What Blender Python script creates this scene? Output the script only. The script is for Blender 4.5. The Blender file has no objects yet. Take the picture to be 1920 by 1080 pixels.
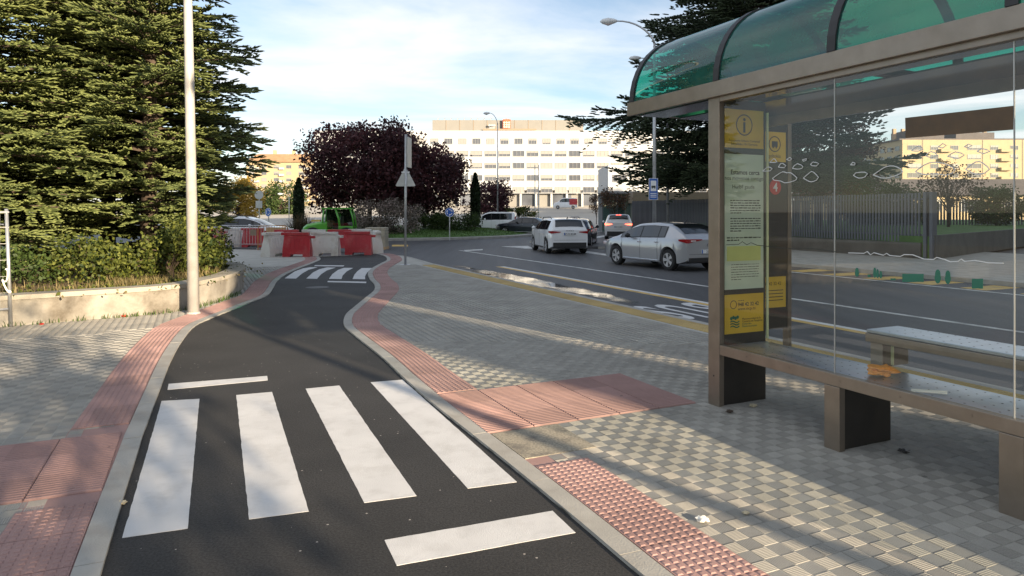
import bpy, bmesh, math, random
import numpy as np
from mathutils import Vector, Matrix, noise as mnoise
from mathutils.geometry import tessellate_polygon
random.seed(7); np.random.seed(7)
S = bpy.context.scene
COL = S.collection
# ------------------------------------------------------------------ camera
CAM_H = 1.70; FPX = 1280.0; HZ = 398.0
cam = bpy.data.cameras.new('camera'); camo = bpy.data.objects.new('camera', cam); COL.objects.link(camo)
camo.location = (0, 0, CAM_H); camo.rotation_euler = (math.radians(90), 0, 0)
cam.lens = 24.0; cam.sensor_width = 36.0; cam.shift_y = -(540 - HZ) / 1920.0
cam.clip_start = 0.05; cam.clip_end = 6000
S.camera = camo
# ------------------------------------------------------------------ sky, sun, exposure
SUN_EL = math.radians(13.0)
SUN_AZ = math.radians(40.0)              # shadows fall this far left of straight ahead
sdir = Vector((math.sin(SUN_AZ) * math.cos(SUN_EL), -math.cos(SUN_AZ) * math.cos(SUN_EL), math.sin(SUN_EL)))
W = bpy.data.worlds.new('World'); S.world = W; W.use_nodes = True
nt = W.node_tree; N = nt.nodes; L = nt.links; N.clear()
wo = N.new('ShaderNodeOutputWorld'); bg = N.new('ShaderNodeBackground'); sky = N.new('ShaderNodeTexSky')
sky.sky_type = 'NISHITA'; sky.sun_disc = False; sky.sun_elevation = SUN_EL
sky.sun_rotation = math.atan2(sdir.x, sdir.y); sky.altitude = 450; sky.air_density = 1.0; sky.dust_density = 0.6; sky.ozone_density = 1.5
tc = N.new('ShaderNodeTexCoord'); sep = N.new('ShaderNodeSeparateXYZ'); L.new(tc.outputs['Generated'], sep.inputs[0])
mx = N.new('ShaderNodeMath'); mx.operation = 'MAXIMUM'; mx.inputs[1].default_value = 0.06; L.new(sep.outputs['Z'], mx.inputs[0])
dv = N.new('ShaderNodeVectorMath'); dv.operation = 'DIVIDE'
cb = N.new('ShaderNodeCombineXYZ'); 
for i in range(3): L.new(mx.outputs[0], cb.inputs[i])
L.new(tc.outputs['Generated'], dv.inputs[0]); L.new(cb.outputs[0], dv.inputs[1])
mp = N.new('ShaderNodeMapping'); mp.inputs['Scale'].default_value = (0.36, 0.40, 0.0); mp.inputs['Location'].default_value = (3.1, 1.7, 0)
L.new(dv.outputs[0], mp.inputs[0])
nz = N.new('ShaderNodeTexNoise'); nz.inputs['Scale'].default_value = 1.25; nz.inputs['Detail'].default_value = 9; nz.inputs['Roughness'].default_value = 0.56; nz.inputs['Distortion'].default_value = 0.35
L.new(mp.outputs[0], nz.inputs['Vector'])
cr = N.new('ShaderNodeValToRGB'); cr.color_ramp.elements[0].position = 0.38; cr.color_ramp.elements[1].position = 0.68
cr.color_ramp.elements[0].color = (0.10, 0.10, 0.10, 1); cr.color_ramp.elements[1].color = (0.97, 0.97, 0.97, 1)
L.new(nz.outputs['Fac'], cr.inputs[0])
cm = N.new('ShaderNodeMixRGB'); cm.inputs[2].default_value = (5.5, 5.55, 5.75, 1)
L.new(cr.outputs[0], cm.inputs[0]); L.new(sky.outputs[0], cm.inputs[1])
L.new(cm.outputs[0], bg.inputs['Color']); bg.inputs['Strength'].default_value = 0.078
L.new(bg.outputs[0], wo.inputs['Surface'])
sl = bpy.data.lights.new('sun', 'SUN'); sl.energy = 5.0; sl.angle = math.radians(0.6); sl.color = (1.0, 0.80, 0.56)
so = bpy.data.objects.new('sun', sl); COL.objects.link(so); so.rotation_euler = sdir.to_track_quat('Z', 'Y').to_euler()
S.view_settings.view_transform = 'Standard'; S.view_settings.look = 'None'; S.view_settings.gamma = 1.0
S.view_settings.use_curve_mapping = False; S.view_settings.exposure = 1.40
S.render.engine = 'CYCLES'
# ------------------------------------------------------------------ geometry helpers
AX = math.radians(24.7)
D = Vector((-math.sin(AX), math.cos(AX), 0)); NV = Vector((math.cos(AX), math.sin(AX), 0))
def SA(s, a, z=0.0): p = D * s + NV * a; p.z = z; return p
def G(px, py, z=0.0):
    k = (CAM_H - z) / (py - HZ); return Vector(((px - 960) * k, FPX * k, z))
def AT(px, Y, z=0.0): return Vector(((px - 960) * Y / FPX, Y, z))
def ZAT(py, Y): return CAM_H + (HZ - py) * Y / FPX
ROAD_Z = -0.08
class MB:
    """collects faces; build() links them as one mesh object"""
    def __init__(s): s.v = []; s.f = []
    def add(s, vs, fs):
        o = len(s.v); s.v.extend([tuple(p) for p in vs]); s.f.extend([tuple(i + o for i in f) for f in fs]); return s
    def quad(s, a, b, c, d): return s.add([a, b, c, d], [(0, 1, 2, 3)])
    def box(s, c, size, M=None):
        x, y, z = size[0] / 2, size[1] / 2, size[2] / 2; c = Vector(c)
        vs = [Vector((i, j, k)) for k in (-z, z) for j in (-y, y) for i in (-x, x)]
        vs = [(M @ p if M else p) + c for p in vs]
        return s.add(vs, [(0, 2, 3, 1), (4, 5, 7, 6), (0, 1, 5, 4), (1, 3, 7, 5), (3, 2, 6, 7), (2, 0, 4, 6)])
    def bbox(s, lo, hi): return s.box([(lo[i] + hi[i]) / 2 for i in range(3)], [hi[i] - lo[i] for i in range(3)])
    def tube(s, pts, rads, n=8, caps=True):
        pts = [Vector(p) for p in pts]
        if not hasattr(rads, '__len__'): rads = [rads] * len(pts)
        rings = []; prev = None
        for i, p in enumerate(pts):
            t = (pts[min(i + 1, len(pts) - 1)] - pts[max(i - 1, 0)]).normalized()
            if prev is None: u = t.orthogonal().normalized()
            else: u = (prev - t * prev.dot(t)).normalized()
            prev = u; w = t.cross(u)
            rings.append([p + (u * math.cos(2 * math.pi * k / n) + w * math.sin(2 * math.pi * k / n)) * rads[i] for k in range(n)])
        vs = [q for r in rings for q in r]; fs = []
        for i in range(len(pts) - 1):
            for k in range(n):
                fs.append((i * n + k, i * n + (k + 1) % n, (i + 1) * n + (k + 1) % n, (i + 1) * n + k))
        if caps: fs.append(tuple(range(n - 1, -1, -1))); fs.append(tuple((len(pts) - 1) * n + k for k in range(n)))
        return s.add(vs, fs)
    def prism(s, poly, z0, z1):
        n = len(poly); vs = [Vector((p[0], p[1], z0)) for p in poly] + [Vector((p[0], p[1], z1)) for p in poly]
        tr = tessellate_polygon([[Vector((p[0], p[1], 0)) for p in poly]])
        ar = sum(poly[i][0] * poly[(i + 1) % n][1] - poly[(i + 1) % n][0] * poly[i][1] for i in range(n))
        fs = []
        for t in tr:
            a, b, c = [poly[i] for i in t]
            up = (b[0] - a[0]) * (c[1] - a[1]) - (b[1] - a[1]) * (c[0] - a[0]) > 0
            u = t if up else t[::-1]; fs.append(tuple(i + n for i in u)); fs.append(tuple(reversed(u)))
        for i in range(n):
            j = (i + 1) % n
            fs.append((i, j, j + n, i + n) if ar > 0 else (j, i, i + n, j + n))
        return s.add(vs, fs)
    def lathe(s, prof, c=(0, 0, 0), n=16, axis='z', caps=True):
        c = Vector(c); vs = []
        for r, h in prof:
            for k in range(n):
                a = 2 * math.pi * k / n; p = (r * math.cos(a), r * math.sin(a), h)
                if axis == 'x': p = (p[2], p[0], p[1])
                if axis == 'y': p = (p[1], p[2], p[0])
                vs.append(c + Vector(p))
        fs = [(i * n + k, i * n + (k + 1) % n, (i + 1) * n + (k + 1) % n, (i + 1) * n + k) for i in range(len(prof) - 1) for k in range(n)]
        if caps: fs.append(tuple(range(n - 1, -1, -1))); fs.append(tuple((len(prof) - 1) * n + k for k in range(n)))
        return s.add(vs, fs)
    def mesh(s, name, m, smooth=False, bevel=0):
        me = bpy.data.meshes.new(name); me.from_pydata(s.v, [], s.f); me.validate()
        if bevel:
            bm = bmesh.new(); bm.from_mesh(me); bmesh.ops.remove_doubles(bm, verts=bm.verts, dist=1e-5)
            bmesh.ops.bevel(bm, geom=[e for e in bm.edges if e.calc_face_angle(0) > 0.5], offset=bevel, segments=2, affect='EDGES', profile=0.6)
            bm.to_mesh(me); bm.free()
        if m: me.materials.append(M(m))
        if smooth: me.shade_smooth()
        return me
    def build(s, name, m, parent=None, smooth=False, bevel=0, loc=None, rz=0):
        return link(name, s.mesh(name, m, smooth, bevel), parent, loc, rz)
def link(name, me, parent=None, loc=None, rz=0):
    o = bpy.data.objects.new(name, me); COL.objects.link(o)
    if parent: o.parent = parent
    if loc is not None: o.location = loc
    if rz: o.rotation_euler.z = rz
    return o
def npmesh(name, V, F, m, attr=None, smooth=False):
    """numpy mesh: V (n,3), F (k,3|4)"""
    me = bpy.data.meshes.new(name); k = F.shape[1]
    me.vertices.add(len(V)); me.vertices.foreach_set('co', np.ascontiguousarray(V, dtype=np.float32).ravel())
    me.loops.add(F.size); me.loops.foreach_set('vertex_index', np.ascontiguousarray(F, dtype=np.int32).ravel())
    me.polygons.add(len(F)); me.polygons.foreach_set('loop_start', np.arange(0, F.size, k, dtype=np.int32))
    me.update(calc_edges=True)
    if attr is not None:
        a = me.attributes.new('tint', 'FLOAT', 'POINT'); a.data.foreach_set('value', np.ascontiguousarray(attr, dtype=np.float32))
    me.materials.append(M(m))
    if smooth: me.shade_smooth()
    return me
def empty(name, loc=(0, 0, 0), rz=0.0):
    o = bpy.data.objects.new(name, None); COL.objects.link(o); o.location = loc; o.rotation_euler.z = rz; o.empty_display_size = 0.2; return o
def tag(o, label=None, cat=None, group=None, kind=None):
    if label: o['label'] = label
    if cat: o['category'] = cat
    if group: o['group'] = group
    if kind: o['kind'] = kind
    return o
def copy_tree(o, parent=None):
    c = o.copy(); COL.objects.link(c); c.parent = parent
    for ch in list(o.children): copy_tree(ch, c)
    return c
def smooth_path(pts, step=0.2):
    pts = [Vector(p) for p in pts]; out = []
    P = [pts[0] * 2 - pts[1]] + pts + [pts[-1] * 2 - pts[-2]]
    for i in range(1, len(P) - 2):
        n = max(1, int((P[i + 1] - P[i]).length / step))
        for k in range(n):
            t = k / n; a, b, c, d = P[i - 1], P[i], P[i + 1], P[i + 2]
            out.append(0.5 * ((2 * b) + (c - a) * t + (2 * a - 5 * b + 4 * c - d) * t * t + (3 * b - a - 3 * c + d) * t ** 3))
    out.append(pts[-1]); return out
def resample(pts, step):
    out = [pts[0].copy()]; acc = 0.0
    for i in range(1, len(pts)):
        a, b = pts[i - 1], pts[i]; l = (b - a).length; pos = step - acc
        while pos <= l and l > 1e-9: out.append(a.lerp(b, pos / l)); pos += step
        acc = l - (pos - step)
    return out
def offset_path(pts, off):
    """positive = to the right of travel"""
    out = []
    for i, p in enumerate(pts):
        t = (pts[min(i + 1, len(pts) - 1)] - pts[max(i - 1, 0)]); t.z = 0; t.normalize()
        out.append(p + Vector((t.y, -t.x, 0)) * off)
    return out
def text_mesh(txt, size, m, name='lettering', parent=None, mat=None, extrude=0.001, align='LEFT', offset=0.0):
    cu = bpy.data.curves.new('t', 'FONT'); cu.body = txt; cu.size = size; cu.extrude = extrude; cu.align_x = align; cu.resolution_u = 3; cu.offset = offset
    o = bpy.data.objects.new('t', cu); COL.objects.link(o); dg = bpy.context.evaluated_depsgraph_get()
    me = bpy.data.meshes.new_from_object(o.evaluated_get(dg)); bpy.data.objects.remove(o); bpy.data.curves.remove(cu)
    me.materials.clear(); me.materials.append(M(m)); r = link(name, me, parent)
    if mat is not None: r.matrix_local = mat
    return r
# ------------------------------------------------------------------ materials
_M = {}
def M(n): return _M[n]
def new_mat(name):
    m = bpy.data.materials.new(name); m.use_nodes = True; _M[name] = m
    return m, m.node_tree.nodes, m.node_tree.links, m.node_tree.nodes['Principled BSDF']
def setc(c): return (c[0], c[1], c[2], 1)
def simple(name, col, rough=0.6, metal=0.0, var=0.12, scale=6.0, bump=0.0, bscale=60.0, spec=0.5, coat=0.0, dirt=None, dscale=1.5, damt=0.5, coords='Object', emit=None):
    m, n, l, b = new_mat(name)
    b.inputs['Roughness'].default_value = rough; b.inputs['Metallic'].default_value = metal; b.inputs['Specular IOR Level'].default_value = spec
    b.inputs['Coat Weight'].default_value = coat
    t = n.new('ShaderNodeTexCoord'); src = t.outputs[coords]
    if coords == 'World':
        pass
    a = n.new('ShaderNodeTexNoise'); a.inputs['Scale'].default_value = scale; a.inputs['Detail'].default_value = 6; l.new(src, a.inputs['Vector'])
    r = n.new('ShaderNodeMapRange'); r.inputs['From Min'].default_value = 0.3; r.inputs['From Max'].default_value = 0.7
    r.inputs['To Min'].default_value = 1 - var; r.inputs['To Max'].default_value = 1 + var; l.new(a.outputs['Fac'], r.inputs['Value'])
    x = n.new('ShaderNodeVectorMath'); x.operation = 'SCALE'; x.inputs[0].default_value = col[:3]; l.new(r.outputs[0], x.inputs['Scale'])
    out = x.outputs[0]
    if dirt:
        d = n.new('ShaderNodeTexNoise'); d.inputs['Scale'].default_value = dscale; d.inputs['Detail'].default_value = 8; d.inputs['Roughness'].default_value = 0.65; l.new(src, d.inputs['Vector'])
        dr = n.new('ShaderNodeMapRange'); dr.inputs['From Min'].default_value = 0.48; dr.inputs['From Max'].default_value = 0.68; dr.inputs['To Max'].default_value = damt; l.new(d.outputs['Fac'], dr.inputs['Value'])
        mxx = n.new('ShaderNodeMixRGB'); mxx.inputs[2].default_value = setc(dirt); l.new(dr.outputs[0], mxx.inputs[0]); l.new(out, mxx.inputs[1]); out = mxx.outputs[0]
    l.new(out, b.inputs['Base Color'])
    if bump:
        bn = n.new('ShaderNodeTexNoise'); bn.inputs['Scale'].default_value = bscale; bn.inputs['Detail'].default_value = 4; l.new(src, bn.inputs['Vector'])
        bp = n.new('ShaderNodeBump'); bp.inputs['Strength'].default_value = bump; bp.inputs['Distance'].default_value = 0.01; l.new(bn.outputs['Fac'], bp.inputs['Height']); l.new(bp.outputs[0], b.inputs['Normal'])
    if emit: b.inputs['Emission Color'].default_value = setc(emit[0]); b.inputs['Emission Strength'].default_value = emit[1]
    return m
def asphalt(name, col, speck=0.06, rough=0.8, streak=False, patch=0.25):
    m, n, l, b = new_mat(name); g = n.new('ShaderNodeNewGeometry')
    a = n.new('ShaderNodeTexNoise'); a.inputs['Scale'].default_value = 75; a.inputs['Detail'].default_value = 5; a.inputs['Roughness'].default_value = 0.7; l.new(g.outputs['Position'], a.inputs['Vector'])
    c = n.new('ShaderNodeTexNoise'); c.inputs['Scale'].default_value = 0.9; c.inputs['Detail'].default_value = 7; c.inputs['Roughness'].default_value = 0.6
    if streak:
        mp = n.new('ShaderNodeMapping'); mp.inputs['Rotation'].default_value = (0, 0, -AX); mp.inputs['Scale'].default_value = (2.2, 0.12, 1); mp.vector_type = 'POINT'
        l.new(g.outputs['Position'], mp.inputs[0]); l.new(mp.outputs[0], c.inputs['Vector'])
    else: l.new(g.outputs['Position'], c.inputs['Vector'])
    r1 = n.new('ShaderNodeMapRange'); r1.inputs['From Min'].default_value = 0.35; r1.inputs['From Max'].default_value = 0.75; r1.inputs['To Min'].default_value = 0.35; r1.inputs['To Max'].default_value = 2.1; l.new(a.outputs['Fac'], r1.inputs[0])
    r2 = n.new('ShaderNodeMapRange'); r2.inputs['From Min'].default_value = 0.3; r2.inputs['From Max'].default_value = 0.7; r2.inputs['To Min'].default_value = 1 - patch; r2.inputs['To Max'].default_value = 1 + patch; l.new(c.outputs['Fac'], r2.inputs[0])
    mu = n.new('ShaderNodeMath'); mu.operation = 'MULTIPLY'; l.new(r1.outputs[0], mu.inputs[0]); l.new(r2.outputs[0], mu.inputs[1])
    x = n.new('ShaderNodeVectorMath'); x.operation = 'SCALE'; x.inputs[0].default_value = col; l.new(mu.outputs[0], x.inputs['Scale'])
    # sparse pale chips of aggregate
    v = n.new('ShaderNodeTexVoronoi'); v.inputs['Scale'].default_value = 16; l.new(g.outputs['Position'], v.inputs['Vector'])
    lt = n.new('ShaderNodeMath'); lt.operation = 'LESS_THAN'; lt.inputs[1].default_value = speck; l.new(v.outputs['Distance'], lt.inputs[0])
    sepc = n.new('ShaderNodeSeparateColor'); l.new(v.outputs['Color'], sepc.inputs[0])
    gt = n.new('ShaderNodeMath'); gt.operation = 'GREATER_THAN'; gt.inputs[1].default_value = 0.86; l.new(sepc.outputs[0], gt.inputs[0])
    m2 = n.new('ShaderNodeMath'); m2.operation = 'MULTIPLY'; l.new(lt.outputs[0], m2.inputs[0]); l.new(gt.outputs[0], m2.inputs[1])
    mm = n.new('ShaderNodeMixRGB'); mm.inputs[2].default_value = (0.35, 0.33, 0.3, 1); l.new(m2.outputs[0], mm.inputs[0]); l.new(x.outputs[0], mm.inputs[1])
    l.new(mm.outputs[0], b.inputs['Base Color']); b.inputs['Roughness'].default_value = rough
    bp = n.new('ShaderNodeBump'); bp.inputs['Strength'].default_value = 0.6; bp.inputs['Distance'].default_value = 0.006; l.new(a.outputs['Fac'], bp.inputs['Height']); l.new(bp.outputs[0], b.inputs['Normal'])
    return m
asphalt('asphalt_new', (0.024, 0.0234, 0.0228), speck=0.10, patch=0.38)
asphalt('asphalt_road', (0.060, 0.060, 0.062), streak=True, rough=0.62, patch=0.3)
asphalt('ground_far', (0.09, 0.088, 0.08))
def tile_mat(name, col, joint=0.2, rough=0.85, var=0.16, tone2=None, cell=0.2):
    """stone/concrete with a tone of its own per 0.2 m cell of the laying grid, plus stains"""
    m, n, l, b = new_mat(name); g = n.new('ShaderNodeNewGeometry')
    mp = n.new('ShaderNodeMapping'); mp.vector_type = 'POINT'; mp.inputs['Rotation'].default_value = (0, 0, -AX); mp.inputs['Scale'].default_value = (1 / cell, 1 / cell, 0)
    l.new(g.outputs['Position'], mp.inputs[0])
    fl = n.new('ShaderNodeVectorMath'); fl.operation = 'FLOOR'; l.new(mp.outputs[0], fl.inputs[0])
    wn = n.new('ShaderNodeTexWhiteNoise'); wn.noise_dimensions = '2D'; l.new(fl.outputs[0], wn.inputs['Vector'])
    r = n.new('ShaderNodeMapRange'); r.inputs['To Min'].default_value = 1 - var; r.inputs['To Max'].default_value = 1 + var; l.new(wn.outputs['Value'], r.inputs[0])
    a = n.new('ShaderNodeTexNoise'); a.inputs['Scale'].default_value = 1.3; a.inputs['Detail'].default_value = 8; a.inputs['Roughness'].default_value = 0.65; l.new(g.outputs['Position'], a.inputs['Vector'])
    r2 = n.new('ShaderNodeMapRange'); r2.inputs['From Min'].default_value = 0.3; r2.inputs['From Max'].default_value = 0.7; r2.inputs['To Min'].default_value = 0.82; r2.inputs['To Max'].default_value = 1.12; l.new(a.outputs['Fac'], r2.inputs[0])
    f = n.new('ShaderNodeTexNoise'); f.inputs['Scale'].default_value = 220; f.inputs['Detail'].default_value = 2; l.new(g.outputs['Position'], f.inputs['Vector'])
    r3 = n.new('ShaderNodeMapRange'); r3.inputs['To Min'].default_value = 0.75; r3.inputs['To Max'].default_value = 1.25; l.new(f.outputs['Fac'], r3.inputs[0])
    m1 = n.new('ShaderNodeMath'); m1.operation = 'MULTIPLY'; l.new(r.outputs[0], m1.inputs[0]); l.new(r2.outputs[0], m1.inputs[1])
    m2 = n.new('ShaderNodeMath'); m2.operation = 'MULTIPLY'; l.new(m1.outputs[0], m2.inputs[0]); l.new(r3.outputs[0], m2.inputs[1])
    v = n.new('ShaderNodeTexVoronoi'); v.inputs['Scale'].default_value = 2.6; l.new(g.outputs['Position'], v.inputs['Vector'])
    sc_ = n.new('ShaderNodeSeparateColor'); l.new(v.outputs['Color'], sc_.inputs[0])
    th = n.new('ShaderNodeMath'); th.operation = 'MULTIPLY'; th.inputs[1].default_value = 0.075; l.new(sc_.outputs[0], th.inputs[0])
    gum = n.new('ShaderNodeMath'); gum.operation = 'LESS_THAN'; l.new(v.outputs['Distance'], gum.inputs[0]); l.new(th.outputs[0], gum.inputs[1])
    gm = n.new('ShaderNodeMapRange'); gm.inputs['To Min'].default_value = 1.0; gm.inputs['To Max'].default_value = 0.62; l.new(gum.outputs[0], gm.inputs[0])
    m3 = n.new('ShaderNodeMath'); m3.operation = 'MULTIPLY'; l.new(m2.outputs[0], m3.inputs[0]); l.new(gm.outputs[0], m3.inputs[1])
    x = n.new('ShaderNodeVectorMath'); x.operation = 'SCALE'; x.inputs[0].default_value = col; l.new(m3.outputs[0], x.inputs['Scale'])
    l.new(x.outputs[0], b.inputs['Base Color']); b.inputs['Roughness'].default_value = rough
    bp = n.new('ShaderNodeBump'); bp.inputs['Strength'].default_value = 0.25; bp.inputs['Distance'].default_value = 0.004; l.new(f.outputs['Fac'], bp.inputs['Height']); l.new(bp.outputs[0], b.inputs['Normal'])
    return m
tile_mat('paver', (0.33, 0.318, 0.285), var=0.09)
tile_mat('joint_sand', (0.40, 0.39, 0.35), var=0.05)
tile_mat('tactile_red', (0.34, 0.212, 0.192), cell=0.4, var=0.14)
tile_mat('tactile_yellow', (0.42, 0.31, 0.13), cell=0.4, var=0.1)
simple('kerb_concrete', (0.36, 0.35, 0.32), 0.85, var=0.12, scale=3, bump=0.3, bscale=90, dirt=(0.22, 0.20, 0.17), dscale=2.2, damt=0.5)
simple('wall_concrete', (0.31, 0.29, 0.25), 0.9, var=0.18, scale=2.2, bump=0.5, bscale=24, dirt=(0.10, 0.085, 0.065), dscale=0.9, damt=0.95)
simple('coping', (0.36, 0.33, 0.27), 0.9, var=0.15, scale=4, bump=0.4, bscale=40, dirt=(0.14, 0.13, 0.11), dscale=2.0, damt=0.6)
simple('dark_wall', (0.10, 0.095, 0.085), 0.9, var=0.2, scale=1.5, dirt=(0.05, 0.045, 0.04), dscale=0.8)
simple('road_paint', (0.60, 0.60, 0.595), 0.6, var=0.06, scale=3, bump=0.35, bscale=160, dirt=(0.34, 0.33, 0.31), dscale=5.0, damt=0.32)
simple('road_paint_worn', (0.55, 0.55, 0.53), 0.6, var=0.2, scale=2, dirt=(0.12, 0.12, 0.12), dscale=3.5, damt=0.7)
simple('road_paint_yellow', (0.58, 0.38, 0.10), 0.65, var=0.15, scale=2, dirt=(0.2, 0.17, 0.12), dscale=3, damt=0.5)
simple('manhole_concrete', (0.30, 0.27, 0.21), 0.9, var=0.35, scale=60, bump=0.5, bscale=120, dirt=(0.09, 0.085, 0.08), dscale=5, damt=0.8)
simple('galvanised', (0.50, 0.51, 0.52), 0.42, 0.75, var=0.1, scale=9, dirt=(0.30, 0.29, 0.27), dscale=4, damt=0.3)
simple('lamp_pole_paint', (0.45, 0.44, 0.42), 0.5, 0.15, var=0.10, scale=5, dirt=(0.30, 0.26, 0.2), dscale=3, damt=0.5, bump=0.1, bscale=30)
simple('shelter_steel', (0.27, 0.23, 0.19), 0.36, 0.65, var=0.10, scale=7, dirt=(0.18, 0.14, 0.10), dscale=2.2, damt=0.35)
simple('shelter_dark', (0.040, 0.036, 0.032), 0.45, 0.1, var=0.2, scale=4)
simple('rubber_black', (0.02, 0.02, 0.022), 0.5, var=0.1)
simple('perforated_steel', (0.42, 0.47, 0.54), 0.32, 0.85, var=0.08, scale=12)
simple('ceiling_panel', (0.045, 0.045, 0.05), 0.12, 0.0, var=0.1, spec=0.9)
simple('sign_yellow', (0.62, 0.41, 0.035), 0.5, var=0.08, scale=4)
simple('poster_green', (0.52, 0.62, 0.52), 0.5, var=0.04)
simple('ink', (0.03, 0.035, 0.03), 0.6, var=0.05)
simple('ink_green', (0.02, 0.14, 0.09), 0.6, var=0.05)
simple('poster_lime', (0.55, 0.60, 0.22), 0.6, var=0.05)
simple('decal_white', (0.72, 0.74, 0.74), 0.6, var=0.05)
simple('decal_green', (0.03, 0.17, 0.11), 0.6, var=0.08)
simple('brown_vinyl', (0.085, 0.045, 0.015), 0.35, var=0.2, scale=14)
simple('lit_glass_edge', (0.66, 0.70, 0.42), 0.3, var=0.1)  # pale colour paints in the light caught along the glass edges
simple('white_plastic', (0.66, 0.65, 0.61), 0.5, var=0.06, scale=2, dirt=(0.36, 0.30, 0.23), dscale=1.8, damt=0.6)
simple('red_plastic', (0.42, 0.025, 0.035), 0.45, var=0.12, scale=2, dirt=(0.42, 0.20, 0.18), dscale=2.5, damt=0.35)
simple('steel_fence', (0.125, 0.13, 0.15), 0.5, 0.3, var=0.12, scale=1.5)
simple('rust_orange', (0.42, 0.20, 0.05), 0.6, var=0.25, scale=5)
simple('plywood', (0.50, 0.33, 0.18), 0.7, var=0.15, scale=3)
simple('white_wall', (0.43, 0.45, 0.47), 0.8, var=0.03, scale=0.4)
simple('plant_room', (0.22, 0.215, 0.20), 0.7, var=0.05, scale=0.5)
simple('brown_metal', (0.26, 0.20, 0.14), 0.6, var=0.1)
simple('crest_red', (0.62, 0.12, 0.05), 0.6, var=0.05)
simple('yellow_brick', (0.40, 0.32, 0.20), 0.85, var=0.06, scale=0.6)
simple('brown_brick', (0.36, 0.26, 0.17), 0.85, var=0.08, scale=0.6)
simple('roof_tile', (0.36, 0.22, 0.12), 0.85, var=0.15, scale=0.5)
simple('dark_roof', (0.10, 0.085, 0.085), 0.8, var=0.15, scale=0.5)
simple('window_glass', (0.10, 0.11, 0.13), 0.08, 0.0, var=0.4, scale=0.15, spec=0.8)
simple('blind', (0.27, 0.27, 0.26), 0.6, var=0.1, scale=0.3)
simple('window_frame', (0.30, 0.30, 0.30), 0.5, var=0.05)
simple('sign_blue', (0.012, 0.10, 0.42), 0.4, var=0.05)
simple('sign_white', (0.75, 0.76, 0.76), 0.4, var=0.04)
simple('sign_back', (0.46, 0.47, 0.46), 0.45, 0.5, var=0.08)
simple('sign_red', (0.55, 0.03, 0.03), 0.45, var=0.05)
simple('paver_stack', (0.40, 0.36, 0.28), 0.9, var=0.15, scale=3)
simple('plastic_film', (0.55, 0.53, 0.48), 0.35, var=0.15, scale=6)
simple('loader_green', (0.075, 0.33, 0.025), 0.35, var=0.08, coat=0.3)
simple('bark', (0.075, 0.055, 0.04), 0.95, var=0.3, scale=9, bump=0.8, bscale=18)
simple('soil', (0.17, 0.125, 0.07), 0.95, var=0.3, scale=3, bump=0.6, bscale=20)
simple('forecourt', (0.42, 0.39, 0.34), 0.85, var=0.1, scale=0.2)
simple('lawn', (0.075, 0.15, 0.03), 0.9, var=0.35, scale=1.6, bump=0.8, bscale=30)
simple('tissue_orange', (0.70, 0.30, 0.07), 0.8, var=0.15, scale=20)
simple('paper_white', (0.78, 0.76, 0.70), 0.8, var=0.08, scale=10)
simple('leaf_litter', (0.55, 0.48, 0.33), 0.8, var=0.2, scale=30)
simple('can_red', (0.5, 0.04, 0.03), 0.3, 0.4, var=0.1)
simple('facade_behind', (0.42, 0.36, 0.28), 0.85, var=0.06, scale=0.4)
# cars
def carpaint(name, col, metal=0.0, rough=0.28): simple(name, col, rough, metal, var=0.03, scale=2, coat=0.8)
carpaint('paint_silver', (0.40, 0.41, 0.43), 0.45, 0.28); carpaint('paint_white', (0.72, 0.73, 0.74)); carpaint('paint_dark', (0.015, 0.018, 0.028)); carpaint('paint_navy', (0.02, 0.03, 0.06))
simple('car_glass', (0.012, 0.014, 0.016), 0.05, 0.0, var=0.05, spec=0.9)
simple('car_trim', (0.018, 0.018, 0.019), 0.55, var=0.1)
simple('tyre', (0.016, 0.016, 0.016), 0.85, var=0.15)
simple('alloy', (0.55, 0.55, 0.56), 0.35, 0.25, var=0.06)
simple('lamp_red', (0.30, 0.008, 0.012), 0.15, var=0.05, coat=0.6)
simple('lamp_clear', (0.62, 0.55, 0.55), 0.15, var=0.05, coat=0.6)
simple('brake_lit', (0.6, 0.03, 0.02), 0.3, var=0.02, emit=((1.0, 0.10, 0.05), 3.0))
simple('plate_white', (0.72, 0.73, 0.73), 0.45, var=0.03)
simple('chrome', (0.6, 0.6, 0.62), 0.15, 1.0, var=0.03)
def foliage(name, c0, c1, transl=0.25, rough=0.6):
    m, n, l, b = new_mat(name)
    a = n.new('ShaderNodeAttribute'); a.attribute_name = 'tint'
    r = n.new('ShaderNodeValToRGB'); r.color_ramp.elements[0].color = setc(c0); r.color_ramp.elements[1].color = setc(c1); l.new(a.outputs['Fac'], r.inputs[0])
    l.new(r.outputs[0], b.inputs['Base Color']); b.inputs['Roughness'].default_value = rough; b.inputs['Specular IOR Level'].default_value = 0.3
    if transl:
        t = n.new('ShaderNodeBsdfTranslucent'); l.new(r.outputs[0], t.inputs['Color']); x = n.new('ShaderNodeMixShader'); x.inputs[0].default_value = transl
        l.new(b.outputs[0], x.inputs[1]); l.new(t.outputs[0], x.inputs[2]); l.new(x.outputs[0], n['Material Output'].inputs['Surface'])
    return m
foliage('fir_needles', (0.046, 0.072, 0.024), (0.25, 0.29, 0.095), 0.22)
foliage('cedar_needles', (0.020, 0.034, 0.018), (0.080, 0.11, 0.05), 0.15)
foliage('plum_leaves', (0.032, 0.014, 0.018), (0.14, 0.048, 0.052), 0.28)
foliage('green_leaves', (0.022, 0.042, 0.010), (0.17, 0.19, 0.035), 0.3)
foliage('hedge_leaves', (0.025, 0.045, 0.012), (0.07, 0.11, 0.025), 0.2)
foliage('yellow_leaves', (0.30, 0.20, 0.03), (0.55, 0.36, 0.06), 0.3)
foliage('dry_grass', (0.12, 0.10, 0.045), (0.33, 0.27, 0.13), 0.3)
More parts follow.
